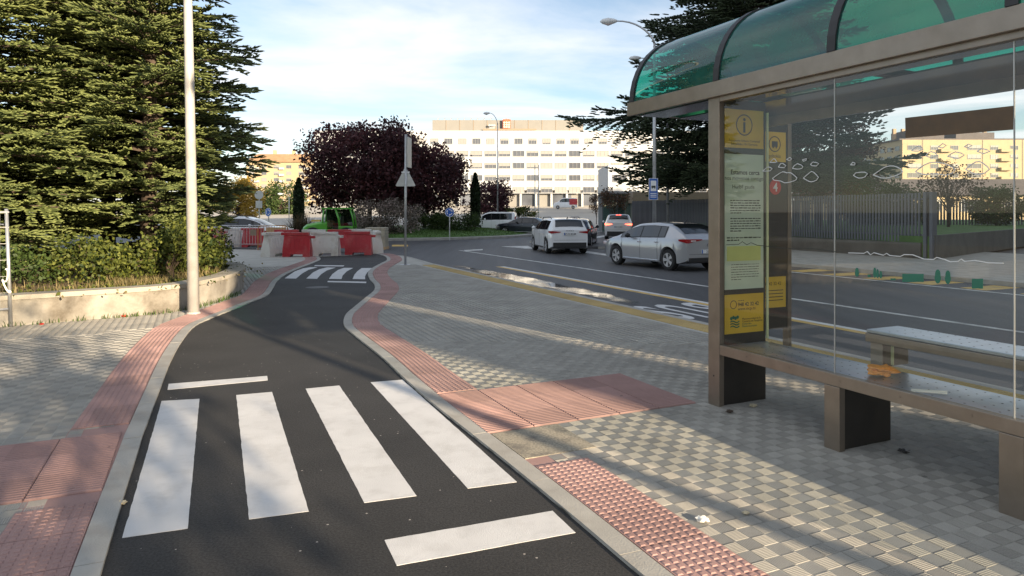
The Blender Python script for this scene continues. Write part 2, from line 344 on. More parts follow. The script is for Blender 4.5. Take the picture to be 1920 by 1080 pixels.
foliage('blossom_shrub', (0.035, 0.04, 0.02), (0.42, 0.33, 0.30), 0.2)
foliage('cypress_leaves', (0.012, 0.022, 0.010), (0.035, 0.055, 0.02), 0.1)
foliage('strap_leaves', (0.03, 0.025, 0.015), (0.12, 0.09, 0.05), 0.2)
foliage('grass_blades', (0.045, 0.085, 0.015), (0.10, 0.17, 0.035), 0.3)
foliage('brown_leaves', (0.05, 0.03, 0.02), (0.20, 0.11, 0.06), 0.25)
def pane(name, tint, gloss_tint=(1, 1, 1), ior=1.5, haze=0.0, hazecol=(0.5, 0.6, 0.6), base=0.0):
    m, n, l, b = new_mat(name); n.remove(b); o = n['Material Output']
    t = n.new('ShaderNodeBsdfTransparent'); t.inputs['Color'].default_value = setc(tint)
    g = n.new('ShaderNodeBsdfGlossy'); g.inputs['Roughness'].default_value = 0.01; g.inputs['Color'].default_value = setc(gloss_tint)
    f = n.new('ShaderNodeLayerWeight'); f.inputs['Blend'].default_value = 0.5; pw5 = n.new('ShaderNodeMath'); pw5.operation = 'POWER'; pw5.inputs[1].default_value = 5.0; l.new(f.outputs['Facing'], pw5.inputs[0])
    ad = n.new('ShaderNodeMath'); ad.operation = 'MULTIPLY_ADD'; ad.use_clamp = True; ad.inputs[1].default_value = 0.9; ad.inputs[2].default_value = 0.045 + base; l.new(pw5.outputs[0], ad.inputs[0])
    x = n.new('ShaderNodeMixShader'); l.new(ad.outputs[0], x.inputs[0]); l.new(t.outputs[0], x.inputs[1]); l.new(g.outputs[0], x.inputs[2]); out = x.outputs[0]
    if haze:
        d = n.new('ShaderNodeBsdfDiffuse'); d.inputs['Color'].default_value = setc(hazecol); dt = n.new('ShaderNodeBsdfTranslucent'); dt.inputs['Color'].default_value = setc(hazecol)
        ds = n.new('ShaderNodeMixShader'); ds.inputs[0].default_value = 0.5; l.new(d.outputs[0], ds.inputs[1]); l.new(dt.outputs[0], ds.inputs[2])
        g2 = n.new('ShaderNodeNewGeometry'); nn = n.new('ShaderNodeTexNoise'); nn.inputs['Scale'].default_value = 2.0; nn.inputs['Detail'].default_value = 6; l.new(g2.outputs['Position'], nn.inputs['Vector'])
        mr = n.new('ShaderNodeMapRange'); mr.inputs['From Min'].default_value = 0.3; mr.inputs['From Max'].default_value = 0.7; mr.inputs['To Min'].default_value = haze * 0.5; mr.inputs['To Max'].default_value = haze * 1.5; l.new(nn.outputs['Fac'], mr.inputs[0])
        x2 = n.new('ShaderNodeMixShader'); l.new(mr.outputs[0], x2.inputs[0]); l.new(out, x2.inputs[1]); l.new(ds.outputs[0], x2.inputs[2]); out = x2.outputs[0]
    l.new(out, o.inputs['Surface']); return m
pane('shelter_glass', (0.86, 0.89, 0.86), haze=0.018, hazecol=(0.6, 0.58, 0.52))
pane('roof_acrylic', (0.035, 0.46, 0.30), haze=0.27, hazecol=(0.06, 0.36, 0.32), base=0.05)
pane('kiosk_glass', (0.55, 0.70, 0.66), base=0.1)
# ================================================================== SETTING
g = MB(); g.quad((-2500, -600, -0.22), (2500, -600, -0.22), (2500, 4000, -0.22), (-2500, 4000, -0.22)); tag(g.build('ground', 'ground_far'), kind='structure')
g = MB(); g.quad((-160, -60, ROAD_Z), (160, -60, ROAD_Z), (160, 110, ROAD_Z), (-160, 110, ROAD_Z)); road = tag(g.build('road', 'asphalt_road'), kind='structure')
# --- bike lane edges, read off the photograph as ground points
Lpx = [(262, 838), (275, 800), (300, 732), (320, 680), (340, 643), (365, 613), (400, 596), (443, 579), (475, 566), (502, 554.5), (513, 540), (520, 528), (537, 515), (561, 504), (588, 493.5), (601, 487), (597, 481)]
Rpx = [(1083, 980), (1015, 923), (948, 868), (870, 806), (816, 763), (758, 712), (715, 671), (664, 630), (645, 611), (648, 592), (663, 578), (686, 559), (701, 546), (702, 535), (693, 524), (690, 513), (697, 504), (712, 495.5), (725, 488.5), (722, 481.5), (706, 476)]
LE = smooth_path([SA(-6, -0.42), SA(2.4, -0.42)] + [G(*p) for p in Lpx], 0.15)
RE = smooth_path([SA(-6, 1.87), SA(1.5, 1.87)] + [G(*p) for p in Rpx], 0.15)
lane = MB(); lane.prism([(p.x, p.y) for p in LE] + [(p.x, p.y) for p in reversed(RE)], -0.2, 0.0)
lane = tag(lane.build('bike_lane', 'asphalt_new'), kind='structure')
Lfar = [G(*p) for p in [(585, 476), (560, 473), (500, 469.5), (400, 467), (250, 466)]]
Rfar = [G(*p) for p in [(724, 477), (745, 479), (770, 482.5)]] + [SA(21.6, 7.05)]
mb = MB(); mb.prism([(p.x, p.y) for p in RE] + [(p.x, p.y) for p in Rfar] + [tuple(SA(-6, 7.05).xy)], -0.2, 0.0105)
pave_r = tag(mb.build('right_pavement', 'joint_sand'), kind='structure')
mb = MB(); mb.prism([(p.x, p.y) for p in reversed(LE)] + [(-24, -6), (-40, 20), (-40, 33)] + [(p.x, p.y) for p in reversed(Lfar)], -0.2, 0.0105)
pave_l = tag(mb.build('left_pavement', 'joint_sand'), kind='structure')
def sa_of(p): return (p.x * D.x + p.y * D.y, p.x * NV.x + p.y * NV.y)
Rsa = np.array([sa_of(p) for p in RE]); Lsa = np.array([sa_of(p) for p in LE])
Rs = np.maximum.accumulate(Rsa[:, 0]); Ls = np.maximum.accumulate(Lsa[:, 0])
def a_right(s): return np.interp(s, Rs, Rsa[:, 1])
def a_left(s): return np.interp(s, Ls, Lsa[:, 1])
# --- ribbed paving tiles, 0.2 m, four 0.1 m fields with crossed ribs
def tile_template(ribs=True):
    mb = MB(); e = 0.0985
    if not ribs:
        for i in (0, 1):
            for j in (0, 1):
                x0 = -0.1 + 0.1 * i + 0.002; y0 = -0.1 + 0.1 * j + 0.002; x1 = x0 + 0.096; y1 = y0 + 0.096
                v = [(x0, y0, 0), (x1, y0, 0), (x1, y1, 0), (x0, y1, 0)]; v += [(x, y, 0.011) for x, y, _ in v]
                mb.add(v, [(4, 5, 6, 7), (0, 1, 5, 4), (1, 2, 6, 5), (2, 3, 7, 6), (3, 0, 4, 7)])
        return mb
    for i in (0, 1):
        for j in (0, 1):
            x0 = -0.1 + 0.1 * i + 0.002; y0 = -0.1 + 0.1 * j + 0.002; w = 0.096
            v = [(x0, y0, 0), (x0 + w, y0, 0), (x0 + w, y0 + w, 0), (x0, y0 + w, 0)]; v += [(x, y, 0.007) for x, y, _ in v]
            mb.add(v, [(4, 5, 6, 7), (0, 1, 5, 4), (1, 2, 6, 5), (2, 3, 7, 6), (3, 0, 4, 7)])
            for k in range(8):
                c = (k + 0.5) * w / 8
                def P(u, t, z): return (x0 + u, y0 + t, z) if (i + j) % 2 == 0 else (x0 + t, y0 + u, z)
                v = []
                for u in (0.001, w - 0.001):
                    v += [P(u, c - 0.0045, 0.007), P(u, c - 0.0030, 0.0095), P(u, c + 0.0030, 0.0095), P(u, c + 0.0045, 0.007)]
                fs = [(0, 1, 5, 4), (1, 2, 6, 5), (2, 3, 7, 6)]
                if (i + j) % 2 == 0: fs = [f[::-1] for f in fs]
                mb.add(v, fs)
    return mb
TV = tile_template(True); TF = tile_template(False)
tile_mesh = TV.mesh('paving_tile', 'paver'); 
PAD_S = (4.8, 6.0)
cand_r = []; cand_l = []
for i in range(-15, 112):
    s = (i + 0.5) * 0.2
    for j in range(-60, 34):
        a = (j + 0.5) * 0.2
        if a > a_right(s) + 0.33 and a < 6.5 and s < 21.4:
            if PAD_S[0] < s < PAD_S[1] and a < 4.0: continue
            if 4.2 < s < 4.8 and a < 2.6: continue
            cand_r.append((s, a))
        elif a < a_left(s) - 0.33 and s < 30:
            if PAD_S[0] < s < PAD_S[1] : continue
            p = SA(s, a)
            if p.y > 30.5 or p.x < -16: continue
            cand_l.append((s, a))
def in_view(p, m=60):
    if p.y < 0.8: return False
    x = 960 + FPX * p.x / p.y; y = HZ + FPX * CAM_H / p.y
    return -m < x < 1920 + m and y < 1080 + m
def lay(cands, parent, nobj):
    order = sorted([c for c in cands if in_view(SA(*c))], key=lambda c: SA(*c).length)
    near = order[:nobj]; rest = [c for c in order[nobj:]]
    for c in near:
        p = SA(*c, 0.004); o = link('tile', tile_mesh, parent, (p.x, p.y, 0.004 + random.uniform(-0.0008, 0.0008)), AX)
        o.rotation_euler.x = random.uniform(-0.006, 0.006); o.rotation_euler.y = random.uniform(-0.006, 0.006)
    for tmpl, sel, nm in ((TV, [c for c in rest if SA(*c).length < 9.0], 'ribbed_tiles'), (TF, [c for c in rest if SA(*c).length >= 9.0], 'far_tiles')):
        if not sel: continue
        V0 = np.array(tmpl.v); F0 = np.array(tmpl.f); ca, sn = math.cos(AX), math.sin(AX)
        R = np.array([[ca, -sn, 0], [sn, ca, 0], [0, 0, 1]]); V0 = V0 @ R.T
        P = np.array([tuple(SA(*c, 0.004)) for c in sel]); P[:, 2] += np.random.uniform(-0.0008, 0.0008, len(P))
        V = (P[:, None, :] + V0[None]).reshape(-1, 3); F = (F0[None] + (np.arange(len(P)) * len(V0))[:, None, None]).reshape(-1, 4)
        tag(link(nm, npmesh(nm, V, F, 'paver'), parent), kind='stuff')
lay(cand_r, pave_r, 300); lay(cand_l, pave_l, 200)
# --- edging stones beside the lane
def strip_poly(path, o0, o1):
    return [(p.x, p.y) for p in offset_path(path, o0)] + [(p.x, p.y) for p in reversed(offset_path(path, o1))]
def stones(path, o0, o1, z0, z1, m, name, parent, ln=1.0, gap=0.006, bevel=0.006):
    pts = resample(path, 0.1); n = int(ln / 0.1); k = 0
    while k + 2 < len(pts):
        seg = pts[k:k + n + 1]
        if len(seg) < 3: break
        seg = [p.copy() for p in seg]; t = (seg[1] - seg[0]).normalized(); seg[0] += t * gap / 2; t = (seg[-1] - seg[-2]).normalized(); seg[-1] -= t * gap / 2
        a = offset_path(seg, o0); b = offset_path(seg, o1); mb = MB(); vs = []; q = len(seg)
        dz = random.uniform(-0.0015, 0.0015)
        for A_, B_ in zip(a, b): vs += [(A_.x, A_.y, z0), (A_.x, A_.y, z1 + dz), (B_.x, B_.y, z1 + dz), (B_.x, B_.y, z0)]
        fs = []
        for i in range(q - 1):
            b0 = i * 4
            fs += [(b0 + 1, b0 + 2, b0 + 6, b0 + 5), (b0, b0 + 1, b0 + 5, b0 + 4), (b0 + 2, b0 + 3, b0 + 7, b0 + 6)]
        fs += [(3, 2, 1, 0), (q * 4 - 4, q * 4 - 3, q * 4 - 2, q * 4 - 1)]
        if o1 < o0: fs = [f[::-1] for f in fs]
        mb.add(vs, fs); mb.build(name, m, parent); k += n
for nm, path, sg in (('left_lane_edging', LE, -1), ('right_lane_edging', RE, 1)):
    p2 = [p for p in path if p.y > 0.5]
    base = MB(); base.prism(strip_poly(p2, 0.012 * sg, 0.11 * sg), -0.2, 0.012); base = tag(base.build(nm, 'kerb_concrete'), kind='structure')
    stones(p2, 0.0, 0.125 * sg, -0.1, 0.020, 'kerb_concrete', 'edging_stone', base)
# --- tactile paving
def bump_tile(m, name, n=8, size=0.4):
    mb = MB(); h = size / 2 - 0.002
    v = [(-h, -h, 0), (h, -h, 0), (h, h, 0), (-h, h, 0)]; v += [(x, y, 0.012) for x, y, _ in v]
    mb.add(v, [(4, 5, 6, 7), (0, 1, 5, 4), (1, 2, 6, 5), (2, 3, 7, 6), (3, 0, 4, 7)])
    st = size / n
    for i in range(n):
        for j in range(n):
            x = -size / 2 + (i + 0.5) * st; y = -size / 2 + (j + 0.5) * st; a = 0.017; b = 0.0115
            v = [(x - a, y - a, 0.012), (x + a, y - a, 0.012), (x + a, y + a, 0.012), (x - a, y + a, 0.012), (x - b, y - b, 0.0165), (x + b, y - b, 0.0165), (x + b, y + b, 0.0165), (x - b, y + b, 0.0165)]
            mb.add(v, [(4, 5, 6, 7), (0, 1, 5, 4), (1, 2, 6, 5), (2, 3, 7, 6), (3, 0, 4, 7)])
    return mb.mesh(name, m)
def rib_tile(m, name, n=10, size=0.4):
    mb = MB(); h = size / 2 - 0.002
    v = [(-h, -h, 0), (h, -h, 0), (h, h, 0), (-h, h, 0)]; v += [(x, y, 0.010) for x, y, _ in v]
    mb.add(v, [(4, 5, 6, 7), (0, 1, 5, 4), (1, 2, 6, 5), (2, 3, 7, 6), (3, 0, 4, 7)])
    for k in range(n):
        c = -size / 2 + (k + 0.5) * size / n; v = []
        for u in (-h + 0.004, h - 0.004): v += [(u, c - 0.014, 0.010), (u, c - 0.009, 0.0165), (u, c + 0.009, 0.0165), (u, c + 0.014, 0.010)]
        mb.add(v, [(4, 5, 1, 0), (5, 6, 2, 1), (6, 7, 3, 2), (0, 1, 2, 3), (7, 6, 5, 4)])
    return mb.mesh(name, m)
bt_red = bump_tile('tactile_red', 'tactile_tile'); bt_yel = bump_tile('tactile_yellow', 'yellow_tactile_tile'); rt_red = rib_tile('tactile_red', 'ribbed_tactile_tile')
WALL = smooth_path([(-13.2, 5.5, 0), (-7.52, 10.03, 0), (-5.85, 11.4, 0), (-5.58, 12.4, 0), (-5.62, 13.6, 0), (-5.98, 15.2, 0), (-6.7, 16.6, 0), (-8.2, 17.5, 0), (-11, 18.0, 0), (-18, 18.3, 0)], 0.2)
for nm, path, sg in (('left_tactile_strip', LE, -1), ('right_tactile_strip', RE, 1)):
    p2 = [p for p in path if p.y > 0.5]; mid = offset_path(p2, 0.33 * sg)
    base = MB(); base.prism(strip_poly(p2, 0.12 * sg, 0.535 * sg), -0.1, 0.0115); base = tag(base.build(nm, 'tactile_red'), kind='structure')
    for i, p in enumerate(resample(mid, 0.402)[:-1]):
        s, a = sa_of(p)
        if PAD_S[0] - 0.14 < s < PAD_S[1] + 0.14 or (sg > 0 and 4.06 < s < 4.94): continue
        if sg < 0 and min((p - w).length for w in WALL) < 0.24: continue
        q = resample(mid, 0.402)[i + 1]; t = q - p
        link('tactile_tile', bt_red, base, (p.x, p.y, 0.008), math.atan2(t.y, t.x) - math.pi / 2)
pad = empty('right_tactile_pad', (0, 0, 0)); tag(pad, kind='structure')
for i in range(3):
    s = 4.8 + 0.4 * i + 0.2
    for j in range(6):
        a = 4.0 - 0.4 * j - 0.2
        if a < a_right(s) + 0.13: continue
        p = SA(s, a, 0.008 + random.uniform(-0.001, 0.001)); link('ribbed_tile', rt_red, pad, p, AX)
    # cut piece against the edging
    a1 = 4.0 - 0.4 * j; 
mb = MB(); mb.prism([tuple(SA(4.8, a_right(4.8) + 0.1).xy), tuple(SA(4.8, 2.0).xy), tuple(SA(6.0, 2.0).xy), tuple(SA(6.0, a_right(6.0) + 0.1).xy)], -0.05, 0.0185); mb.build('pad_edge', 'tactile_red', pad)
padl = empty('left_tactile_pad', (0, 0, 0)); tag(padl, kind='structure')
for i in range(3):
    s = 4.8 + 0.4 * i + 0.2
    for j in range(9):
        a = a_left(5.4) - 0.34 - 0.4 * j
        p = SA(s, a, 0.008 + random.uniform(-0.001, 0.001)); link('ribbed_tile', rt_red, padl, p, AX)
# concrete cover beside the pad
mb = MB(); mb.prism([tuple(SA(4.2, a_right(4.2) + 0.135).xy), tuple(SA(4.2, 2.6).xy), tuple(SA(4.79, 2.6).xy), tuple(SA(4.79, a_right(4.79) + 0.135).xy)], -0.1, 0.017)
tag(mb.build('access_cover', 'manhole_concrete', bevel=0.004), 'rough concrete access cover set beside the red ribbed paving', 'cover')
# yellow strip and road kerb
ypath = [SA(s * 0.4, 6.7) for s in range(-8, 53)]
yb = MB(); yb.prism([tuple(SA(-3.4, 6.5).xy), tuple(SA(21.0, 6.5).xy), tuple(SA(21.0, 6.9).xy), tuple(SA(-3.4, 6.9).xy)], -0.1, 0.0125); yb = tag(yb.build('yellow_tactile_strip', 'tactile_yellow'), kind='structure')
for p in ypath: link('yellow_tile', bt_yel, yb, (p.x, p.y, 0.006), AX)
kp = [SA(s, 6.9) for s in np.arange(-4, 21.5, 0.5)]
kb = MB(); kb.prism([tuple(SA(-4, 6.91).xy), tuple(SA(21.4, 6.91).xy), tuple(SA(21.4, 7.08).xy), tuple(SA(-4, 7.08).xy)], -0.2, 0.0095); kb = tag(kb.build('road_kerb', 'kerb_concrete'), kind='structure')
stones(kp, 0.005, 0.15, -0.15, 0.016, 'kerb_concrete', 'kerb_stone', kb)
fk = smooth_path([SA(21.3, 6.9)] + list(reversed(Rfar[:3])) + [RE[-1]] + [LE[-1]] + Lfar, 0.3)
kb2 = MB(); kb2.prism(strip_poly(fk, -0.02, -0.1), -0.2, 0.016); kb2 = tag(kb2.build('end_kerb', 'kerb_concrete'), kind='structure')
# --- paint on the lane
def paint(polys, name, m, z, parent=None, th=0.0012):
    mb = MB()
    for p in polys:
        e = []
        for i in range(len(p)):
            a, b_ = Vector((p[i][0], p[i][1])), Vector((p[(i + 1) % len(p)][0], p[(i + 1) % len(p)][1])); k = max(1, min(40, int((b_ - a).length / 0.06)))
            for j in range(k): q = a.lerp(b_, j / k); e.append((q.x + (random.gauss(0, 0.0011) if j else 0), q.y + (random.gauss(0, 0.0011) if j else 0)))
        mb.prism(e, z - 0.004, z + th)
    return mb.build(name, m, parent)
zeb = tag(empty('lane_crossing_paint'), kind='structure')
for q in [[(303, 752), (374, 748), (352, 991), (229, 1009)], [(443, 741), (510, 735), (579, 959), (467, 974)], [(573, 729), (636, 723), (781, 930), (683, 943)], [(695, 717), (755, 712), (969, 904), (877, 916)],
          [(316, 720), (501, 705), (502, 713), (314, 731)], [(721, 1013), (1036, 958), (1079, 999), (744, 1061)]]:
    paint([[G(*p) for p in q]], 'stripe', 'road_paint', 0.0005, zeb)
def C2(x, y): return (380 + x / 4.571, 360 + y / 4.571)
zeb2 = tag(empty('far_lane_crossing_paint'), kind='structure')
for l_, r_ in [([(703, 740), (790, 680), (860, 655), (925, 645)], [(800, 742), (850, 700), (905, 668), (985, 645)]), ([(888, 742), (945, 690), (1000, 662), (1065, 647)], [(980, 744), (1015, 705), (1065, 672), (1140, 648)]),
               ([(1083, 744), (1110, 705), (1160, 668), (1212, 650)], [(1190, 746), (1200, 715), (1235, 680), (1290, 651)]), ([(1285, 746), (1300, 710), (1325, 680), (1362, 652)], [(1392, 748), (1392, 720), (1410, 690), (1450, 652)]),
               ([(955, 635), (965, 627)], [(1205, 638), (1215, 629)]), ([(1068, 772), (1075, 762)], [(1400, 781), (1403, 769)])]:
    paint([[G(*C2(*p)) for p in l_] + [G(*C2(*p)) for p in reversed(r_)]], 'stripe', 'road_paint', 0.0005, zeb2)
mb = MB(); c = G(595, 539, 0.002); mb.lathe([(0.26, 0), (0.26, 0.004)], c, 20); tag(mb.build('lane_manhole', 'asphalt_road'), 'small round metal manhole cover in the dark lane', 'manhole')
# --- road paint
rp = tag(empty('road_markings'), kind='structure')
Z = ROAD_Z + 0.002
def band(s0, s1, a0, a1, m, nm='line'): return paint([[SA(s0, a0), SA(s1, a0), SA(s1, a1), SA(s0, a1)]], nm, m, Z, rp)
band(-4, 20.5, 9.0, 9.14, 'road_paint'); band(-4, 20.5, 8.84, 8.99, 'road_paint_yellow')
band(-4, 30, 11.05, 11.17, 'road_paint_worn')
band(-4, 24, 16.0, 16.12, 'road_paint_worn')
for k in range(7): band(7.0 + k * 1.3, 7.6 + k * 1.3, 16.3, 17.6, 'road_paint_yellow', 'bar')
for q in [[(940, 462), (990, 461), (1000, 466), (985, 466), (965, 464)], [(870, 469), (905, 467), (905, 469), (872, 471)], [(1095, 470), (1150, 478), (1150, 481), (1090, 473)], [(1100, 458), (1150, 456), (1150, 458), (1100, 461)], [(1090, 448), (1135, 441), (1138, 443), (1095, 451)]]:
    paint([[G(*p, ROAD_Z) for p in q]], 'arrow', 'road_paint_worn', Z, rp)
for q in [[(690, 459), (715, 458), (716, 461), (690, 462)], [(735, 459), (765, 459), (765, 462), (735, 462)]]:
    paint([[G(*p, ROAD_Z) for p in q]], 'dash', 'road_paint_yellow', Z, rp)
for ch, a in (('S', 7.45), ('U', 8.05), ('B', 8.62)):
    mat = Matrix.Translation(SA(10.7, a + 0.22, Z + 0.002)) @ Matrix.Rotation(AX + math.pi, 4, 'Z') @ Matrix.Diagonal((1.0, 3.2, 1, 1))
    text_mesh(ch, 0.72, 'road_paint', 'letter', rp, mat, 0.001, offset=0.012)
# wet patch along the bus bay
m, n, l, b = new_mat('wet_asphalt'); gq = n.new('ShaderNodeNewGeometry'); nn = n.new('ShaderNodeTexNoise'); nn.inputs['Scale'].default_value = 0.7; nn.inputs['Detail'].default_value = 3; l.new(gq.outputs['Position'], nn.inputs['Vector'])
mr = n.new('ShaderNodeMapRange'); mr.inputs['From Min'].default_value = 0.35; mr.inputs['From Max'].default_value = 0.55; mr.inputs['To Min'].default_value = 0.22; mr.inputs['To Max'].default_value = 0.03; l.new(nn.outputs['Fac'], mr.inputs[0]); l.new(mr.outputs[0], b.inputs['Roughness'])
b.inputs['Base Color'].default_value = (0.035, 0.035, 0.035, 1); b.inputs['Specular IOR Level'].default_value = 0.7
def vdot(vec, k, c):
    d_ = n.new('ShaderNodeVectorMath'); d_.operation = 'DOT_PRODUCT'; d_.inputs[1].default_value = vec; l.new(gq.outputs['Position'], d_.inputs[0])
    m_ = n.new('ShaderNodeMath'); m_.operation = 'MULTIPLY_ADD'; m_.inputs[1].default_value = k; m_.inputs[2].default_value = -c * k; l.new(d_.outputs['Value'], m_.inputs[0])
    q_ = n.new('ShaderNodeMath'); q_.operation = 'MULTIPLY'; l.new(m_.outputs[0], q_.inputs[0]); l.new(m_.outputs[0], q_.inputs[1]); return q_.outputs[0]
n2 = n.new('ShaderNodeTexNoise'); n2.inputs['Scale'].default_value = 1.1; n2.inputs['Detail'].default_value = 7; l.new(gq.outputs['Position'], n2.inputs['Vector'])
su = n.new('ShaderNodeMath'); su.operation = 'ADD'; l.new(vdot(NV, 1 / 0.42, 7.75), su.inputs[0]); l.new(vdot(D, 1 / 5.0, 16.0), su.inputs[1])
nm_ = n.new('ShaderNodeMath'); nm_.operation = 'MULTIPLY_ADD'; nm_.inputs[1].default_value = 2.6; nm_.inputs[2].default_value = -0.35; l.new(n2.outputs['Fac'], nm_.inputs[0])
df = n.new('ShaderNodeMath'); df.operation = 'SUBTRACT'; l.new(nm_.outputs[0], df.inputs[0]); l.new(su.outputs[0], df.inputs[1])
sc2 = n.new('ShaderNodeMath'); sc2.operation = 'MULTIPLY'; sc2.use_clamp = True; sc2.inputs[1].default_value = 2.2; l.new(df.outputs[0], sc2.inputs[0])
tr_ = n.new('ShaderNodeBsdfTransparent'); ms_ = n.new('ShaderNodeMixShader'); l.new(sc2.outputs[0], ms_.inputs[0]); l.new(tr_.outputs[0], ms_.inputs[1]); l.new(b.outputs[0], ms_.inputs[2]); l.new(ms_.outputs[0], n['Material Output'].inputs['Surface'])
pts = [SA(10.0, 7.12), SA(22, 7.12), SA(22, 8.8), SA(10.0, 8.8)]
mb = MB(); mb.quad(*[Vector((p.x, p.y, ROAD_Z + 0.006)) for p in (pts[0], pts[3], pts[2], pts[1])]); tag(mb.build('puddle', 'wet_asphalt'), kind='structure')
# --- far side of the road: pavement, median
mb = MB(); mb.prism([tuple(SA(-14, 17.7).xy), tuple(SA(36, 17.7).xy), tuple(SA(36, 30).xy), tuple(SA(-14, 30).xy)], -0.2, 0.03); tag(mb.build('far_pavement', 'kerb_concrete'), kind='structure')
mb = MB(); c = AT(1150, 36, 0); mb.prism([(c.x - 2.2, c.y - 2.5), (c.x + 2.0, c.y - 3.5), (c.x + 3, c.y + 6), (c.x - 0.6, c.y + 6)], -0.2, 0.05); tag(mb.build('median_island', 'asphalt_road', bevel=0.04), kind='structure')
# --- roundabout island
RC = Vector((-11, 54.5)); RR = 12.5
def ring(r, n=72): return [(RC.x + r * math.cos(2 * math.pi * k / n) * 1.06, RC.y + r * math.sin(2 * math.pi * k / n)) for k in range(n)]
mb = MB(); mb.prism(ring(RR), -0.2, 0.06); tag(mb.build('roundabout_kerb', 'kerb_concrete'), kind='structure')
mb = MB(); n = 72; rr = [RR - 0.9, RR - 2.5, RR - 6, 0.01]; zz = [0.07, 0.25, 0.5, 0.6]; vs = []
for r, z in zip(rr, zz): vs += [(x, y, z) for x, y in ring(r)]
mb.add(vs, [(i * n + k, i * n + (k + 1) % n, (i + 1) * n + (k + 1) % n, (i + 1) * n + k) for i in range(3) for k in range(n)]); tag(mb.build('roundabout_lawn', 'lawn', smooth=True), kind='structure')
# hospital forecourt, rising away
mb = MB(); mb.add([(-60, 78, ROAD_Z + 0.02), (70, 78, ROAD_Z + 0.02), (110, 175, 3.3), (-110, 175, 3.3)], [(0, 1, 2, 3)]); tag(mb.build('hospital_forecourt', 'forecourt'), kind='structure')
# --- planter wall
pw = tag(empty('planter_wall'), 'low weathered concrete planter wall with rounded end beside the lane', 'wall')
def wall_mesh(path, th, z0, z1):
    a = path; b = offset_path(path, -th); mb = MB(); vs = []; q = len(a)
    for A_, B_ in zip(a, b): vs += [(A_.x, A_.y, z0), (A_.x, A_.y, z1), (B_.x, B_.y, z1), (B_.x, B_.y, z0)]
    fs = []
    for i in range(q - 1):
        b0 = i * 4; fs += [(b0 + 5, b0 + 6, b0 + 2, b0 + 1), (b0 + 4, b0 + 5, b0 + 1, b0), (b0 + 6, b0 + 7, b0 + 3, b0 + 2)]
    fs += [(0, 1, 2, 3), (q * 4 - 1, q * 4 - 2, q * 4 - 3, q * 4 - 4)]; mb.add(vs, fs); return mb
wall_mesh(WALL, 0.28, -0.1, 0.40).build('wall', 'wall_concrete', pw)
wp = offset_path(WALL, 0.035); pts = resample(wp, 0.1); k = 0
while k + 4 < len(pts):
    seg = [p.copy() for p in pts[k:k + 17]]
    seg[-1] -= (seg[-1] - seg[-2]).normalized() * 0.006
    m_ = wall_mesh(seg, 0.36, 0.402, 0.475 + random.uniform(-0.004, 0.004)); m_.build('coping_stone', 'coping', pw, bevel=0.012); k += 16
soilpath = offset_path(WALL, -0.25)
mb = MB(); mb.prism([(p.x, p.y) for p in soilpath] + [(-24, 18.3), (-24, 3)], 0.0, 0.40); tag(mb.build('planter_soil', 'soil'), kind='structure')
# ================================================================== BUS SHELTER  (local x = across, y = along)
A0, S0 = 4.10, 3.5
def LP(a, s, z): return (a - A0, s - S0, z)
def shel(name, label, cat, group=None):
    o = empty(name, SA(S0, A0), AX); tag(o, label, cat, group); return o
sh = shel('bus_shelter', 'brown metal bus shelter with glass wall and arched green roof', 'bus shelter')
def sbox(mb, a0, a1, s0, s1, z0, z1): mb.bbox(LP(a0, s0, z0), LP(a1, s1, z1)); return mb
def part(name, m, boxes, parent=None, bevel=0.004):
    mb = MB()
    for b_ in boxes: sbox(mb, *b_)
    return mb.build(name, m, parent or sh, bevel=bevel)
LEGS = [4.69, 3.465, 2.285, 1.105, -0.075, -1.255]
for i, s in enumerate(LEGS):
    if i == 0:
        p_ = part('end_post', 'shelter_steel', [(4.10, 4.155, 4.62, 4.76, 0, 2.708)])
        mb = MB(); c = LP(4.0995, 4.69, 0.27); mb.lathe([(0.009, 0), (0.009, 0.002)], c, 10, 'x'); mb.build('bolt_hole', 'shelter_dark', p_)
    else: part('leg_post', 'shelter_steel', [(4.10, 4.155, s - 0.065, s + 0.065, 0, 0.464)])
    part('leg_panel', 'shelter_dark', [(4.158, 4.66, s - 0.045, s + 0.045, 0.0, 0.50)])
part('seat_beam', 'shelter_steel', [(4.10, 4.16, -1.4, 4.618, 0.466, 0.552)])
for k in range(10):
    mb = MB(); mb.lathe([(0.008, 0), (0.006, 0.004)], LP(4.0955, 4.3 - k * 0.45, 0.512), 8, 'x'); mb.build('rivet', 'shelter_steel', sh)
seat = part('seat_shelf', 'perforated_steel', [(4.164, 4.62, -1.4, 4.60, 0.525, 0.548)])
bench = part('upper_bench_top', 'perforated_steel', [(4.58, 4.93, -1.3, 3.56, 0.795, 0.82)])
part('upper_bench_rail', 'shelter_steel', [(4.565, 4.60, -1.3, 3.56, 0.73, 0.793), (4.91, 4.945, -1.3, 3.56, 0.73, 0.793)])
for s in (3.50, 1.105, -1.0): part('bench_panel', 'shelter_steel', [(4.61, 4.90, s - 0.05, s + 0.05, 0.55, 0.792)])
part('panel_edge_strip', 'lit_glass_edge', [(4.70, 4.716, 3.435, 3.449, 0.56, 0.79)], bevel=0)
for par, zz, a0, a1 in ((seat, 0.5485, 4.2, 4.6), (bench, 0.8205, 4.62, 4.9)):
    mb = MB(); s = -1.2
    while s < (4.5 if zz < 0.6 else 3.5):
        a = a0
        while a < a1: mb.lathe([(0.0065, 0), (0.0065, 0.0006)], LP(a + (0.03 if int(s / 0.1) % 2 else 0), s, zz), 6); a += 0.085
        s += 0.1
    tag(mb.build('perforations', 'shelter_dark', par), kind='stuff')
